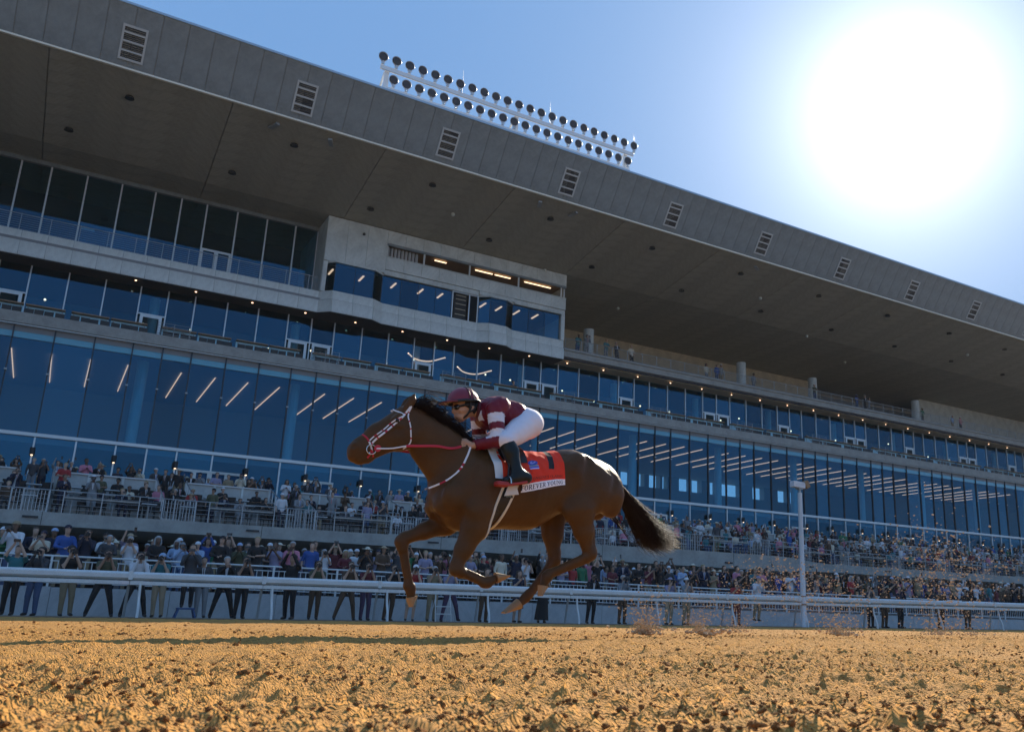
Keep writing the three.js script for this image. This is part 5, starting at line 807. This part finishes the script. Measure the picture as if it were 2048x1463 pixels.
{
  const br = sub(horse, 'bridle'), RW = [['white', 5], ['red', 1], ['white', 4], ['red', 2]];
  for (const s of [1, -1]) {
    banded(br, 'cheek_strap', laid([[-0.862, 1.685], [-0.905, 1.615], [-0.965, 1.545], [-1.03, 1.475], [-1.10, 1.405], [-1.135, 1.36]], s), 0.015, RW);
    banded(br, 'nose_strap', laid([[-0.905, 1.61], [-0.985, 1.555], [-1.05, 1.485], [-1.125, 1.415], [-1.15, 1.385]], s), 0.010, RW);
    banded(br, 'throat_strap', laid([[-0.855, 1.69], [-0.875, 1.61], [-0.86, 1.54], [-0.85, 1.47], [-0.843, 1.405], [-0.862, 1.375], [-0.89, 1.352]], s), 0.011, [['white', 4], ['red', 1], ['white', 5], ['red', 1]]);
    banded(br, 'brow_band', laid([[-0.905, 1.615], [-0.945, 1.638], [-0.985, 1.655]], s), 0.012, [['white', 9]]);
    banded(br, 'nose_band', laid([[-1.205, 1.44], [-1.17, 1.405], [-1.135, 1.345], [-1.112, 1.29], [-1.105, 1.268]], s), 0.015, [['red', 6], ['white', 6], ['red', 3]]);
    banded(br, 'chin_strap', laid([[-1.125, 1.32], [-1.135, 1.28], [-1.150, 1.255]], s), 0.014, [['red', 9]]);
    const ring = new THREE.TorusGeometry(0.036, 0.004, 8, 22); ring.translate(-1.155, 1.318, 0.068 * s); part(br, 'bit_ring', ring, strapM.steel);
    const knob = new THREE.CylinderGeometry(0.026, 0.026, 0.012, 14); knob.rotateX(Math.PI / 2); knob.translate(-1.11, 1.332, 0.072 * s); part(br, 'bit_guard', knob, strapM.red);
  }
  part(br, 'bit', rod([-1.165, 1.292, 0.062], [-1.165, 1.292, -0.062], 0.006), strapM.steel);
  // reins from the bit to the hands, breast strap from the withers to the chest
  const rein = (s) => { const c = new THREE.CatmullRomCurve3([V(-1.12, 1.328, 0.075 * s), V(-1.0, 1.342, 0.092 * s), V(-0.90, 1.368, 0.112 * s), V(-0.80, 1.375, 0.15 * s), V(-0.68, 1.385, 0.17 * s), V(-0.56, 1.385, 0.155 * s), V(-0.43, 1.428, 0.115 * s)]), p = c.getPoints(40), nn = p.map(() => V(0, 0.1, s)); return [flat(p.slice(0, 14), 0.011, 0.003, nn.slice(0, 14)), flat(p.slice(13), 0.021, 0.003, nn.slice(13))]; };
  for (const s of [1, -1]) { const [a, b] = rein(s), q = sub(horse, 'rein'); part(q, 'rein_front', a, strapM.white); part(q, 'rein_grip', b, strapM.red); }
  const bs = sub(horse, 'breast_strap');
  for (const s of [1, -1]) banded(bs, 'strap', laid([[-0.36, 1.44], [-0.40, 1.34], [-0.46, 1.23], [-0.54, 1.145], [-0.615, 1.095], [-0.655, 1.075]], s, 0.014), 0.016, [['white', 13], ['red', 2], ['white', 1], ['red', 2], ['white', 9], ['red', 3]]);
}
// saddle cloth wrapped over the back: rings round the trunk's own axis
const AXY = 1.15, wrap = (x, phi, lift, far = 0.5) => { const d = [0, Math.sin(phi), Math.cos(phi)], t = HF.reach([x, AXY, 0], d, far); return V(x, AXY + d[1] * ((t ?? 0.3) + lift), d[2] * ((t ?? 0.3) + lift)); };
function draped(nu, nv, xf, pf, lift) { const g = new THREE.BufferGeometry(), pos = [], uv = [], id = []; for (let j = 0; j <= nv; j++) for (let i = 0; i <= nu; i++) { const u = i / nu, v = j / nv, q = wrap(xf(u, v), pf(u, v), typeof lift === 'function' ? lift(u, v) : lift); pos.push(q.x, q.y, q.z); uv.push(u, v); } for (let j = 0; j < nv; j++) for (let i = 0; i < nu; i++) { const a = j * (nu + 1) + i, b = a + 1, c = a + nu + 1; id.push(a, b, c, b, c + 1, c); } g.setAttribute('position', new THREE.Float32BufferAttribute(pos, 3)); g.setAttribute('uv', new THREE.Float32BufferAttribute(uv, 2)); g.setIndex(id); g.computeVertexNormals(); return g; }
{
  const cv = document.createElement('canvas'); cv.width = 1024; cv.height = 1280; const q = cv.getContext('2d'), Y = (v) => 1280 * (1 - v);
  q.fillStyle = '#e8330f'; q.fillRect(0, 0, 1024, 1280); q.fillStyle = '#f2f0f4'; q.fillRect(0, Y(0.125), 1024, 1280);
  q.fillStyle = '#2a2a46'; q.textAlign = 'center'; q.textBaseline = 'middle'; q.font = 'bold 118px serif'; q.save(); q.translate(470, Y(0.062)); q.scale(0.93, 1.12); q.fillText('FOREVER YOUNG', 0, 0); q.restore();
  q.fillStyle = '#5e2410'; q.font = 'bold 84px serif'; q.save(); q.translate(560, Y(0.185)); q.scale(0.98, 1); q.fillText('LONGINES CLASSIC', 0, 0); q.restore();
  q.fillStyle = '#17181c'; q.beginPath(); q.moveTo(650, Y(0.98)); q.lineTo(830, Y(0.98)); q.quadraticCurveTo(800, Y(0.55), 745, Y(0.33)); q.lineTo(605, Y(0.33)); q.quadraticCurveTo(660, Y(0.6), 668, Y(0.80)); q.lineTo(668, Y(0.90)); q.lineTo(380, Y(0.90)); q.lineTo(380, Y(0.98)); q.fill();
  q.fillStyle = '#3c4fa6'; q.beginPath(); q.ellipse(240, Y(0.475), 118, 70, 0, 0, 7); q.fill(); q.fillStyle = '#8f93cf'; q.beginPath(); q.ellipse(240, Y(0.485), 70, 36, -0.2, 0, 7); q.fill(); q.fillStyle = '#3c4fa6'; q.beginPath(); q.ellipse(252, Y(0.50), 36, 18, -0.3, 0, 7); q.fill();
  for (const [c, v, h] of [['#7e9a9c', 0.415, 34], ['#4160c8', 0.385, 34], ['#b9c4ee', 0.36, 26]]) { q.fillStyle = c; q.beginPath(); q.moveTo(130 + (0.42 - v) * 300, Y(v) - h / 2); q.lineTo(365, Y(v) - h / 2); q.lineTo(372, Y(v) + h / 2); q.lineTo(150 + (0.42 - v) * 300, Y(v) + h / 2); q.fill(); }
  const tx = new THREE.CanvasTexture(cv); tx.colorSpace = THREE.SRGBColorSpace;
  const xf = (u, v) => lerp(lerp(-0.005, 0.41, u), lerp(0.05, 0.395, u), v), lift = (u, v) => 0.014 + 0.004 * n2(u * 5, v * 4) + 0.006 * Math.sin(u * 3) * (1 - v), R = Math.PI / 180, clothM = new THREE.MeshStandardMaterial({ map: tx, roughness: 0.8 });
  const sc = sub(horse, 'saddle_cloth');
  part(sc, 'near_side', draped(40, 48, xf, (u, v) => lerp(lerp(-15, 7, u), 90, v) * R, lift), clothM);
  part(sc, 'far_side', draped(30, 30, xf, (u, v) => lerp(90, 180, v) * R, lift), mat(0.78, 0.04, 0.007, 0.8));
  const wm = mat(0.66, 0.70, 0.70, 0.8), om = mat(0.78, 0.04, 0.007, 0.8);
  const sd = sub(horse, 'saddle');
  part(sd, 'white_pad', draped(16, 30, (u, v) => lerp(-0.29, 0.05, u) + 0.06 * (1 - v) * (1 - u), (u, v) => lerp(4, 176, v) * R, (u, v) => 0.016 + 0.01 * Math.sin(v * 3.1)), wm);
  part(sd, 'orange_edge', draped(10, 30, (u, v) => lerp(-0.215, 0.06, u) + 0.05 * (1 - v) * (1 - u), (u, v) => lerp(0, 180, v) * R, 0.024), om);
  part(sd, 'seat', draped(14, 26, (u, v) => lerp(-0.20, 0.055, u) + 0.04 * Math.cos(v * Math.PI) * (1 - u), (u, v) => lerp(34, 146, v) * R, (u, v) => 0.034 + 0.02 * u * Math.sin(v * 3.14)), strapM.black);
  const gi = sub(horse, 'girth'), gl = (x) => { const o = []; for (let k = 0; k <= 46; k++) { const f = lerp(4, -176, k / 46), w = wrap(x(k / 46), f * R, 0.006); o.push(w); } return o; };
  const gx = (d) => (t) => -0.075 - 0.17 * Math.sin(Math.min(1, t * 1.15) * 1.57) + d;
  part(gi, 'girth_band', flat(gl(gx(0.0)), 0.115, 0.003), strapM.black); part(gi, 'girth_edge', flat(gl(gx(-0.055)), 0.024, 0.006), strapM.cream); part(gi, 'girth_edge', flat(gl(gx(0.055)), 0.024, 0.006), strapM.cream);
  const st = wrap(-0.06, -9 * R, 0.02), lt = wrap(-0.11, -22 * R, 0.014);
  const tri = new THREE.Shape([[-0.055, -0.075], [0.06, -0.055], [0.015, 0.065], [-0.005, 0.065]].map(([a, b]) => new THREE.Vector2(a, b))), tg = new THREE.ExtrudeGeometry(tri, { depth: 0.006, bevelEnabled: true, bevelSize: 0.004, bevelThickness: 0.003, bevelSegments: 1 }); tg.translate(st.x - 0.03, st.y + 0.01, st.z + 0.004); part(gi, 'girth_tab', tg, wm);
  const c2 = document.createElement('canvas'); c2.width = 256; c2.height = 96; const k = c2.getContext('2d'); k.fillStyle = '#0d0f0e'; k.fillRect(0, 0, 256, 96); k.fillStyle = '#c8d6cc'; k.font = 'italic bold 62px serif'; k.textAlign = 'center'; k.textBaseline = 'middle'; k.fillText('Equal', 128, 48); const t2 = new THREE.CanvasTexture(c2); t2.colorSpace = THREE.SRGBColorSpace;
  const lb = new THREE.PlaneGeometry(0.085, 0.032); lb.rotateX(-0.28); lb.translate(lt.x, lt.y, lt.z); part(gi, 'girth_label', lb, new THREE.MeshStandardMaterial({ map: t2, roughness: 0.7 }));
}
// ---------- the jockey, crouched over the withers with his feet in the irons ----------
{
  const jk = thing('person', 'jockey in maroon silks with white sleeve bands crouched on the galloping bay horse', 'person', HP);
  const sk = new THREE.MeshPhysicalMaterial({ color: rgb(0.52, 0.29, 0.18), roughness: 0.5, sheen: 0.2, sheenColor: rgb(0.6, 0.4, 0.3) });
  const ARM = { n: [[-0.225, 1.745, 0.185], [-0.205, 1.475, 0.235], [-0.375, 1.432, 0.11]], f: [[-0.21, 1.762, -0.185], [-0.165, 1.525, -0.215], [-0.345, 1.452, -0.085]] };
  const LEG = { n: [[0.105, 1.68, 0.10], [-0.155, 1.475, 0.27], [-0.075, 1.225, 0.33], [0.01, 1.188, 0.335], [-0.165, 1.15, 0.34]], f: [[0.13, 1.69, -0.10], [-0.155, 1.475, -0.27], [-0.075, 1.225, -0.33], [0.01, 1.188, -0.335], [-0.165, 1.15, -0.34]] };
  const torso = (F, g, k = 0.04) => { F.bone([-0.185, 1.735, 0], 0.118, [-0.02, 1.73, 0], 0.112, { s: 1.38, k, grow: g }); F.bone([-0.02, 1.73, 0], 0.112, [0.12, 1.705, 0], 0.116, { s: 1.25, k, grow: g }); for (const s of [-1, 1]) { F.bone([-0.18, 1.785, 0.05 * s], 0.075, [-0.175, 1.775, 0.175 * s], 0.07, { k, grow: g }); F.bone([-0.13, 1.80, 0.1 * s], 0.045, [0.02, 1.79, 0.09 * s], 0.045, { k, grow: g }); } };
  const hips = (F, g) => { for (const s of [-1, 1]) F.bone([0.145, 1.688, 0.075 * s], 0.106, [0.12, 1.70, 0.05 * s], 0.108, { k: 0.05, grow: g }); };
  const thigh = (F, g) => { for (const q of [LEG.n, LEG.f]) { F.bone(q[0], 0.108, q[1], 0.064, { k: 0.04, grow: g }); F.bone([q[0][0] - 0.02, q[0][1] - 0.04, q[0][2]], 0.09, [lerp(q[0][0], q[1][0], 0.6), lerp(q[0][1], q[1][1], 0.6) - 0.015, lerp(q[0][2], q[1][2], 0.6)], 0.07, { k: 0.04, grow: g }); } };
  const shin = (F, g) => { for (const q of [LEG.n, LEG.f]) { F.bone(q[1], 0.060, [lerp(q[1][0], q[2][0], 0.35) + 0.012, lerp(q[1][1], q[2][1], 0.35), lerp(q[1][2], q[2][2], 0.35)], 0.056, { k: 0.03, grow: g }); F.bone([lerp(q[1][0], q[2][0], 0.35) + 0.012, lerp(q[1][1], q[2][1], 0.35), lerp(q[1][2], q[2][2], 0.35)], 0.056, q[2], 0.040, { k: 0.03, grow: g }); F.bone(q[3], 0.033, [-0.075, 1.175, q[3][2]], 0.036, { s: 0.9, k: 0.03, grow: g }); F.bone([-0.075, 1.175, q[3][2]], 0.036, q[4], 0.027, { s: 1.1, k: 0.03, grow: g }); F.bone(q[2], 0.04, q[3], 0.034, { k: 0.03, grow: g }); } };
  const arm = (F, g, k = 0.03) => { for (const q of [ARM.n, ARM.f]) { F.bone(q[0], 0.062, q[1], 0.044, { k, grow: g }); F.bone(q[1], 0.044, q[2], 0.030, { k, grow: g }); } };
  // body: one grid for trunk and limbs, finer ones for head and hands
  const A = Field([-0.46, 1.08, -0.42], [0.36, 1.95, 0.42], 0.013); torso(A, -0.004); hips(A, -0.004); thigh(A, -0.004); shin(A, -0.004); arm(A, -0.003); A.bone([-0.24, 1.77, 0], 0.062, [-0.33, 1.752, 0], 0.055, { k: 0.03 });
  const H = Field([-0.56, 1.60, -0.13], [-0.24, 1.94, 0.13], 0.0042), hb = (a, ra, c, rb, s, k = 0.02) => H.bone(a, ra, c, rb, { s, k });
  hb([-0.24, 1.77, 0], 0.060, [-0.375, 1.745, 0], 0.054, 1); hb([-0.405, 1.80, 0], 0.094, [-0.415, 1.78, 0], 0.092, 0.80); hb([-0.44, 1.735, 0], 0.062, [-0.448, 1.69, 0], 0.042, 0.85); hb([-0.452, 1.675, 0], 0.026, [-0.446, 1.665, 0], 0.022, 1.2); hb([-0.39, 1.735, 0], 0.05, [-0.43, 1.68, 0], 0.036, 1.25, 0.02);
  hb([-0.487, 1.745, 0], 0.011, [-0.505, 1.712, 0], 0.0135, 1, 0.012); hb([-0.492, 1.71, 0.012], 0.008, [-0.492, 1.71, -0.012], 0.008, 1, 0.01); hb([-0.485, 1.690, 0.012], 0.008, [-0.485, 1.690, -0.012], 0.008, 1, 0.008); hb([-0.482, 1.679, 0.01], 0.008, [-0.482, 1.679, -0.01], 0.008, 1, 0.008); hb([-0.482, 1.765, 0.035], 0.011, [-0.482, 1.765, -0.035], 0.011, 1, 0.015);
  for (const s of [-1, 1]) { hb([-0.455, 1.722, 0.042 * s], 0.02, [-0.44, 1.728, 0.05 * s], 0.016, 1, 0.02); H.ball([-0.482, 1.748, 0.03 * s], 0.010, { k: 0.012, cut: true }); hb([-0.478, 1.748, 0.03 * s], 0.011, [-0.478, 1.747, 0.031 * s], 0.011, 1, 0.003); hb([-0.378, 1.755, 0.076 * s], 0.022, [-0.385, 1.725, 0.072 * s], 0.012, 0.35, 0.008); H.ball([-0.38, 1.748, 0.086 * s], 0.008, { k: 0.006, cut: true }); }
  H.bone([-0.494, 1.685, 0.02], 0.0022, [-0.494, 1.685, -0.02], 0.0022, { k: 0.004, cut: true });
  const hand = (q, s) => {   // a fist round the rein: palm, four curled fingers of their own length, thumb
    const w = q[2], F = Field([w[0] - 0.14, w[1] - 0.075, w[2] - 0.07], [w[0] + 0.05, w[1] + 0.075, w[2] + 0.07], 0.0034), f = (a, ra, c, rb, k = 0.004) => F.bone([w[0] + a[0], w[1] + a[1], w[2] + a[2] * s], ra, [w[0] + c[0], w[1] + c[1], w[2] + c[2] * s], rb, { k });
    f([0.03, 0.004, 0.006], 0.029, [-0.005, 0, 0], 0.025, 0.012); f([-0.01, 0.012, 0], 0.021, [-0.058, 0.018, 0.002], 0.018, 0.01); f([-0.01, -0.012, 0.0], 0.02, [-0.056, -0.022, 0.002], 0.016, 0.01);
    [[0.027, 0.0095, 0.034], [0.008, 0.010, 0.037], [-0.011, 0.0095, 0.034], [-0.029, 0.008, 0.028]].forEach(([y, r, l]) => { f([-0.058, y, 0.008], r * 1.12, [-0.058 - l * 0.75, y - 0.002, 0.014], r, 0.004); f([-0.058 - l * 0.75, y - 0.002, 0.014], r, [-0.058 - l * 0.86, y - 0.004, -0.016], r * 0.95, 0.003); f([-0.058 - l * 0.86, y - 0.004, -0.016], r * 0.95, [-0.052, y - 0.004, -0.030], r * 0.85, 0.003); });
    f([-0.018, 0.026, -0.004], 0.0125, [-0.05, 0.044, -0.008], 0.0105, 0.006); f([-0.05, 0.044, -0.008], 0.0105, [-0.082, 0.042, -0.010], 0.0085, 0.003); return F.mesh(); };
  part(jk, 'body', [A.mesh(), H.mesh(), hand(ARM.n, 1), hand(ARM.f, -1)], sk);
  // silks: shirt and sleeves in one, bands round the sleeves woven in
  const S = Field([-0.44, 1.36, -0.36], [0.24, 1.92, 0.36], 0.0062); torso(S, 0.010); arm(S, 0.009); S.bone([-0.25, 1.775, 0], 0.066, [-0.292, 1.768, 0], 0.060, { k: 0.02 });
  S.plane([0.085, 1.72, 0], [0.93, -0.36, 0]); S.plane([-0.362, 1.44, 0], [-0.95, -0.3, 0]);
  const sg = S.mesh(); roughen(sg, 0.005, 1, (x, y, z) => { const a = Math.abs(n3(x * 7 + y * 3, y * 9, z * 6)), b = n3(x * 19, y * 24 + x * 8, z * 17); return 0.55 - 1.3 * a + 0.4 * b; });
  const sp = sg.attributes.position, sc = new Float32Array(sp.count * 3), mar = [0.155, 0.010, 0.024], wh = [0.72, 0.70, 0.74];
  for (let i = 0; i < sp.count; i++) { const v = [sp.getX(i), sp.getY(i), sp.getZ(i)]; let c = mar; const q = v[2] > 0 ? ARM.n : ARM.f;
    if (Math.abs(v[2]) > 0.12 || v[1] < 1.62) { const a = q[0], b = q[1], d = [b[0] - a[0], b[1] - a[1], b[2] - a[2]], t = ((v[0] - a[0]) * d[0] + (v[1] - a[1]) * d[1] + (v[2] - a[2]) * d[2]) / (d[0] ** 2 + d[1] ** 2 + d[2] ** 2), r = Math.hypot(v[0] - a[0] - d[0] * t, v[1] - a[1] - d[1] * t, v[2] - a[2] - d[2] * t), e = v[0] < -0.26 && v[1] < 1.48 && v[2] > 0; if (r < 0.095 && !e && ((t > 0.20 && t < 0.48) || (t > 0.68 && t < 0.93))) c = wh; }
    if (v[0] < -0.225 && v[1] > 1.66 && v[1] < 1.74 && v[2] > 0.03 && v[2] < 0.085) c = wh; sc.set(c, i * 3); }
  sg.setAttribute('color', new THREE.BufferAttribute(sc, 3)); part(jk, 'silks', sg, new THREE.MeshPhysicalMaterial({ vertexColors: true, roughness: 0.42, sheen: 0.5, sheenColor: rgb(0.7, 0.35, 0.4), sheenRoughness: 0.4, specularIntensity: 0.6 }));
  const B = Field([-0.27, 1.37, -0.38], [0.36, 1.88, 0.38], 0.0085); hips(B, 0.012); thigh(B, 0.008); B.bone([0.05, 1.722, 0], 0.112, [0.12, 1.705, 0], 0.116, { s: 1.25, k: 0.03, grow: 0.006 });
  const bg = B.mesh(); roughen(bg, 0.003, 1, (x, y, z) => 0.5 * n3(x * 12, y * 12, z * 12) + 0.5 * Math.sin((x * 0.8 + y * 0.6) * 120 + 3 * n3(x * 6, y * 6, z * 6)) * smooth(x, 0.2, -0.05));
  part(jk, 'breeches', bg, new THREE.MeshStandardMaterial({ color: rgb(0.76, 0.74, 0.80), roughness: 0.7 }));
  const K = Field([-0.26, 1.08, -0.44], [0.12, 1.58, 0.44], 0.0085); shin(K, 0.006);
  const boots = K.mesh(), ix = [...boots.index.array], bp = boots.attributes.position;
  for (const s of [1, -1]) { const o = boots.clone(), k = []; for (let i = 0; i < ix.length; i += 3) if (bp.getZ(ix[i]) * s > 0) k.push(ix[i], ix[i + 1], ix[i + 2]); o.setIndex(k); part(jk, 'boot', o, new THREE.MeshPhysicalMaterial({ color: rgb(0.009, 0.012, 0.012), roughness: 0.3, specularIntensity: 0.6 })); }
  // irons and leathers under the soles
  for (const s of [1, -1]) { const g = sub(horse, 'stirrup'); const tread = new RoundedBoxGeometry(0.22, 0.024, 0.07, 2, 0.01); tread.rotateZ(0.22); tread.translate(-0.10, 1.128, 0.34 * s); part(g, 'tread', tread, mat(0.34, 0.03, 0.028, 0.5)); const toe = new RoundedBoxGeometry(0.10, 0.04, 0.08, 2, 0.012); toe.translate(-0.205, 1.118, 0.34 * s); part(g, 'toe_pad', toe, mat(0.34, 0.03, 0.028, 0.5)); const arch = new THREE.TorusGeometry(0.062, 0.006, 8, 18, Math.PI); arch.rotateY(Math.PI / 2); arch.translate(-0.15, 1.12, 0.34 * s); part(g, 'arch', arch, strapM.steel); part(g, 'leather', tube([[-0.15, 1.185, 0.335 * s], [-0.14, 1.28, 0.325 * s], [-0.12, 1.40, 0.25 * s]], 0.008, 8, 5), strapM.black); }
  // helmet, peak, goggles, chin strap, collar and vest
  const hc = new THREE.Group(); hc.name = 'helmet'; hc.position.set(-0.425, 1.80, 0); hc.rotation.z = 0.16; jk.add(hc);
  const shell = new THREE.SphereGeometry(0.122, 32, 18, 0, 6.2832, 0, 1.62); shell.scale(1.10, 1.03, 0.93); const shp = shell.attributes.position; for (let i = 0; i < shp.count; i++) { const a = Math.atan2(shp.getZ(i), shp.getX(i)); const d = 1 - 0.012 * (Math.abs(Math.sin(a * 2)) < 0.09 ? 1 : 0); shp.setXYZ(i, shp.getX(i) * d, shp.getY(i) * d, shp.getZ(i) * d); } shell.computeVertexNormals();
  const helm = new THREE.MeshPhysicalMaterial({ color: rgb(0.19, 0.010, 0.025), roughness: 0.35, sheen: 0.4, sheenColor: rgb(0.6, 0.3, 0.3) });
  part(hc, 'helmet_cover', shell, helm);
  const pk = new THREE.Shape(); pk.moveTo(0, -0.098); pk.quadraticCurveTo(-0.15, -0.08, -0.15, 0); pk.quadraticCurveTo(-0.15, 0.08, 0, 0.098); pk.quadraticCurveTo(-0.075, 0.09, -0.075, 0); pk.quadraticCurveTo(-0.075, -0.09, 0, -0.098);
  const pg = new THREE.ExtrudeGeometry(pk, { depth: 0.005, bevelEnabled: true, bevelSize: 0.003, bevelThickness: 0.003, bevelSegments: 2, curveSegments: 16 }); pg.rotateX(Math.PI / 2); pg.translate(-0.055, 0.002, 0); part(hc, 'peak', pg, helm);
  const band = new THREE.TorusGeometry(0.121, 0.009, 8, 40); band.rotateX(Math.PI / 2); band.scale(1.10, 1.4, 0.94); band.translate(0, 0.0, 0); part(hc, 'helmet_band', band, strapM.black);
  for (const s of [0, 1]) { const st = new THREE.TorusGeometry(0.1235, 0.0035, 6, 24, Math.PI); st.scale(0.96, 1.03, 1); st.rotateY(Math.PI / 2); st.translate(0.015 + s * 0.03, 0, 0); part(hc, 'helmet_strap', st, strapM.black); }
  const gg = sub(jk, 'goggles'); for (const s of [1, -1]) { const l = new THREE.SphereGeometry(0.032, 18, 12); l.scale(0.5, 0.72, 1.05); l.rotateY(0.5 * s); l.translate(-0.492, 1.748, 0.034 * s); part(gg, 'lens', l, new THREE.MeshPhysicalMaterial({ color: rgb(0.01, 0.01, 0.012), roughness: 0.05, clearcoat: 1 })); part(gg, 'goggle_strap', tube([[-0.478, 1.752, 0.062 * s], [-0.44, 1.762, 0.082 * s], [-0.39, 1.776, 0.088 * s]], 0.009, 8, 6), strapM.black); }
  for (const s of [1, -1]) { part(jk, 'chin_strap', tube([[-0.40, 1.80, 0.093 * s], [-0.395, 1.745, 0.088 * s], [-0.405, 1.70, 0.072 * s], [-0.432, 1.662, 0.03 * s], [-0.436, 1.652, 0]], 0.0085, 14, 6), strapM.black); part(jk, 'strap_back', tube([[-0.335, 1.79, 0.085 * s], [-0.36, 1.74, 0.082 * s], [-0.40, 1.705, 0.072 * s]], 0.007, 8, 6), strapM.black); }
  const hr = new THREE.SphereGeometry(0.098, 18, 12, 0, 6.3, 0.9, 1.1); hr.scale(0.98, 1, 0.86); hr.rotateZ(-0.5); hr.translate(-0.388, 1.778, 0); part(jk, 'hair', hr, mat(0.012, 0.010, 0.009, 0.6));
  const col = new THREE.TorusGeometry(0.062, 0.017, 10, 24); col.rotateY(Math.PI / 2 - 0.25); col.scale(1, 1.05, 1.05); col.translate(-0.295, 1.762, 0); part(jk, 'collar', col, mat(0.10, 0.012, 0.02, 0.6));
  part(jk, 'neck_stock', rod([-0.262, 1.68, 0.07], [-0.285, 1.75, 0.055], 0.012, 0.006, 8), strapM.white);
  const whip = thing('riding_whip', 'short black riding whip held upright in the jockey\'s hand', 'whip', HP); part(whip, 'shaft', rod([-0.42, 1.46, 0.03], [-0.455, 1.55, 0.02], 0.008, 0.006, 8), strapM.black); part(whip, 'grip', rod([-0.405, 1.42, 0.03], [-0.42, 1.465, 0.03], 0.012, 0.012, 10), strapM.red);
}
// ---------- dirt thrown up behind the horse ----------
{
  const r = rngOf(808), l = [], dust = [], g = () => Math.sqrt(-2 * Math.log(1 - 0.999 * r())) * Math.cos(6.2832 * r());
  // each throw: a fan of grains from a hoof print, flung back and up, thinning outwards
  const fan = (x, y, z, n, w, h, s0, s1) => { for (let i = 0; i < n; i++) { const q = g(), up = r() ** 1.7 * h * Math.abs(1 + 0.35 * g()), k = 0.35 + up / h; (s1 > 0.006 ? l : dust).push([x + q * w * k + up * 0.18, Math.max(0.008, y + up), z + g() * w * k * 1.2, 1.5 * (s0 + (s1 - s0) * r() ** 4)]); } };
  const cloud = (x, y, z, n, w, h, s0, s1) => { for (let i = 0; i < n; i++) (s1 > 0.006 ? l : dust).push([x + g() * w, Math.max(0.01, y + g() * h + n2(i * 0.1, x) * 0.03), z + g() * w * 1.3, 1.5 * (s0 + (s1 - s0) * r() ** 4)]); };
  fan(4.49, 0.02, -6.6, 1300, 0.10, 0.27, 0.0012, 0.009); fan(4.5, 0.0, -6.6, 110, 0.12, 0.07, 0.006, 0.018); fan(4.49, 0.02, -6.6, 1500, 0.14, 0.34, 0.0008, 0.003);
  fan(5.1, 0.02, -6.65, 800, 0.10, 0.30, 0.0012, 0.008); fan(5.16, 0.0, -6.6, 60, 0.08, 0.05, 0.008, 0.024); fan(5.08, 0.08, -6.65, 2200, 0.13, 0.26, 0.0007, 0.0028);
  fan(5.75, 0.03, -6.9, 900, 0.16, 0.34, 0.0012, 0.007); fan(5.8, 0.02, -6.9, 900, 0.2, 0.36, 0.0008, 0.003);
  cloud(6.25, 0.58, -6.8, 700, 0.24, 0.12, 0.0018, 0.009); cloud(6.6, 0.5, -6.9, 700, 0.34, 0.16, 0.0016, 0.008);
  fan(6.95, 0.02, -6.7, 1700, 0.2, 0.46, 0.0013, 0.009); fan(6.95, 0.0, -6.6, 100, 0.14, 0.08, 0.005, 0.017); cloud(6.55, 0.26, -6.8, 3200, 0.22, 0.1, 0.0007, 0.0026);
  cloud(7.6, 0.5, -6.9, 450, 0.4, 0.22, 0.0015, 0.007); fan(8.65, 0.02, -6.8, 1300, 0.22, 0.55, 0.0015, 0.010); cloud(8.7, 0.86, -6.8, 1000, 0.26, 0.24, 0.002, 0.011); fan(9.4, 0.02, -6.9, 800, 0.26, 0.5, 0.0015, 0.009); cloud(9.3, 0.75, -6.9, 700, 0.4, 0.15, 0.002, 0.010);
  const m = mat(0.62, 0.47, 0.29, 1); clods('flying_dirt', 'spray of dirt kicked up behind the galloping horse', l, m); clods('fine_dust', 'fine golden dust hanging in the spray behind the horse', dust, m);
}
renderer.render(scene, camera);
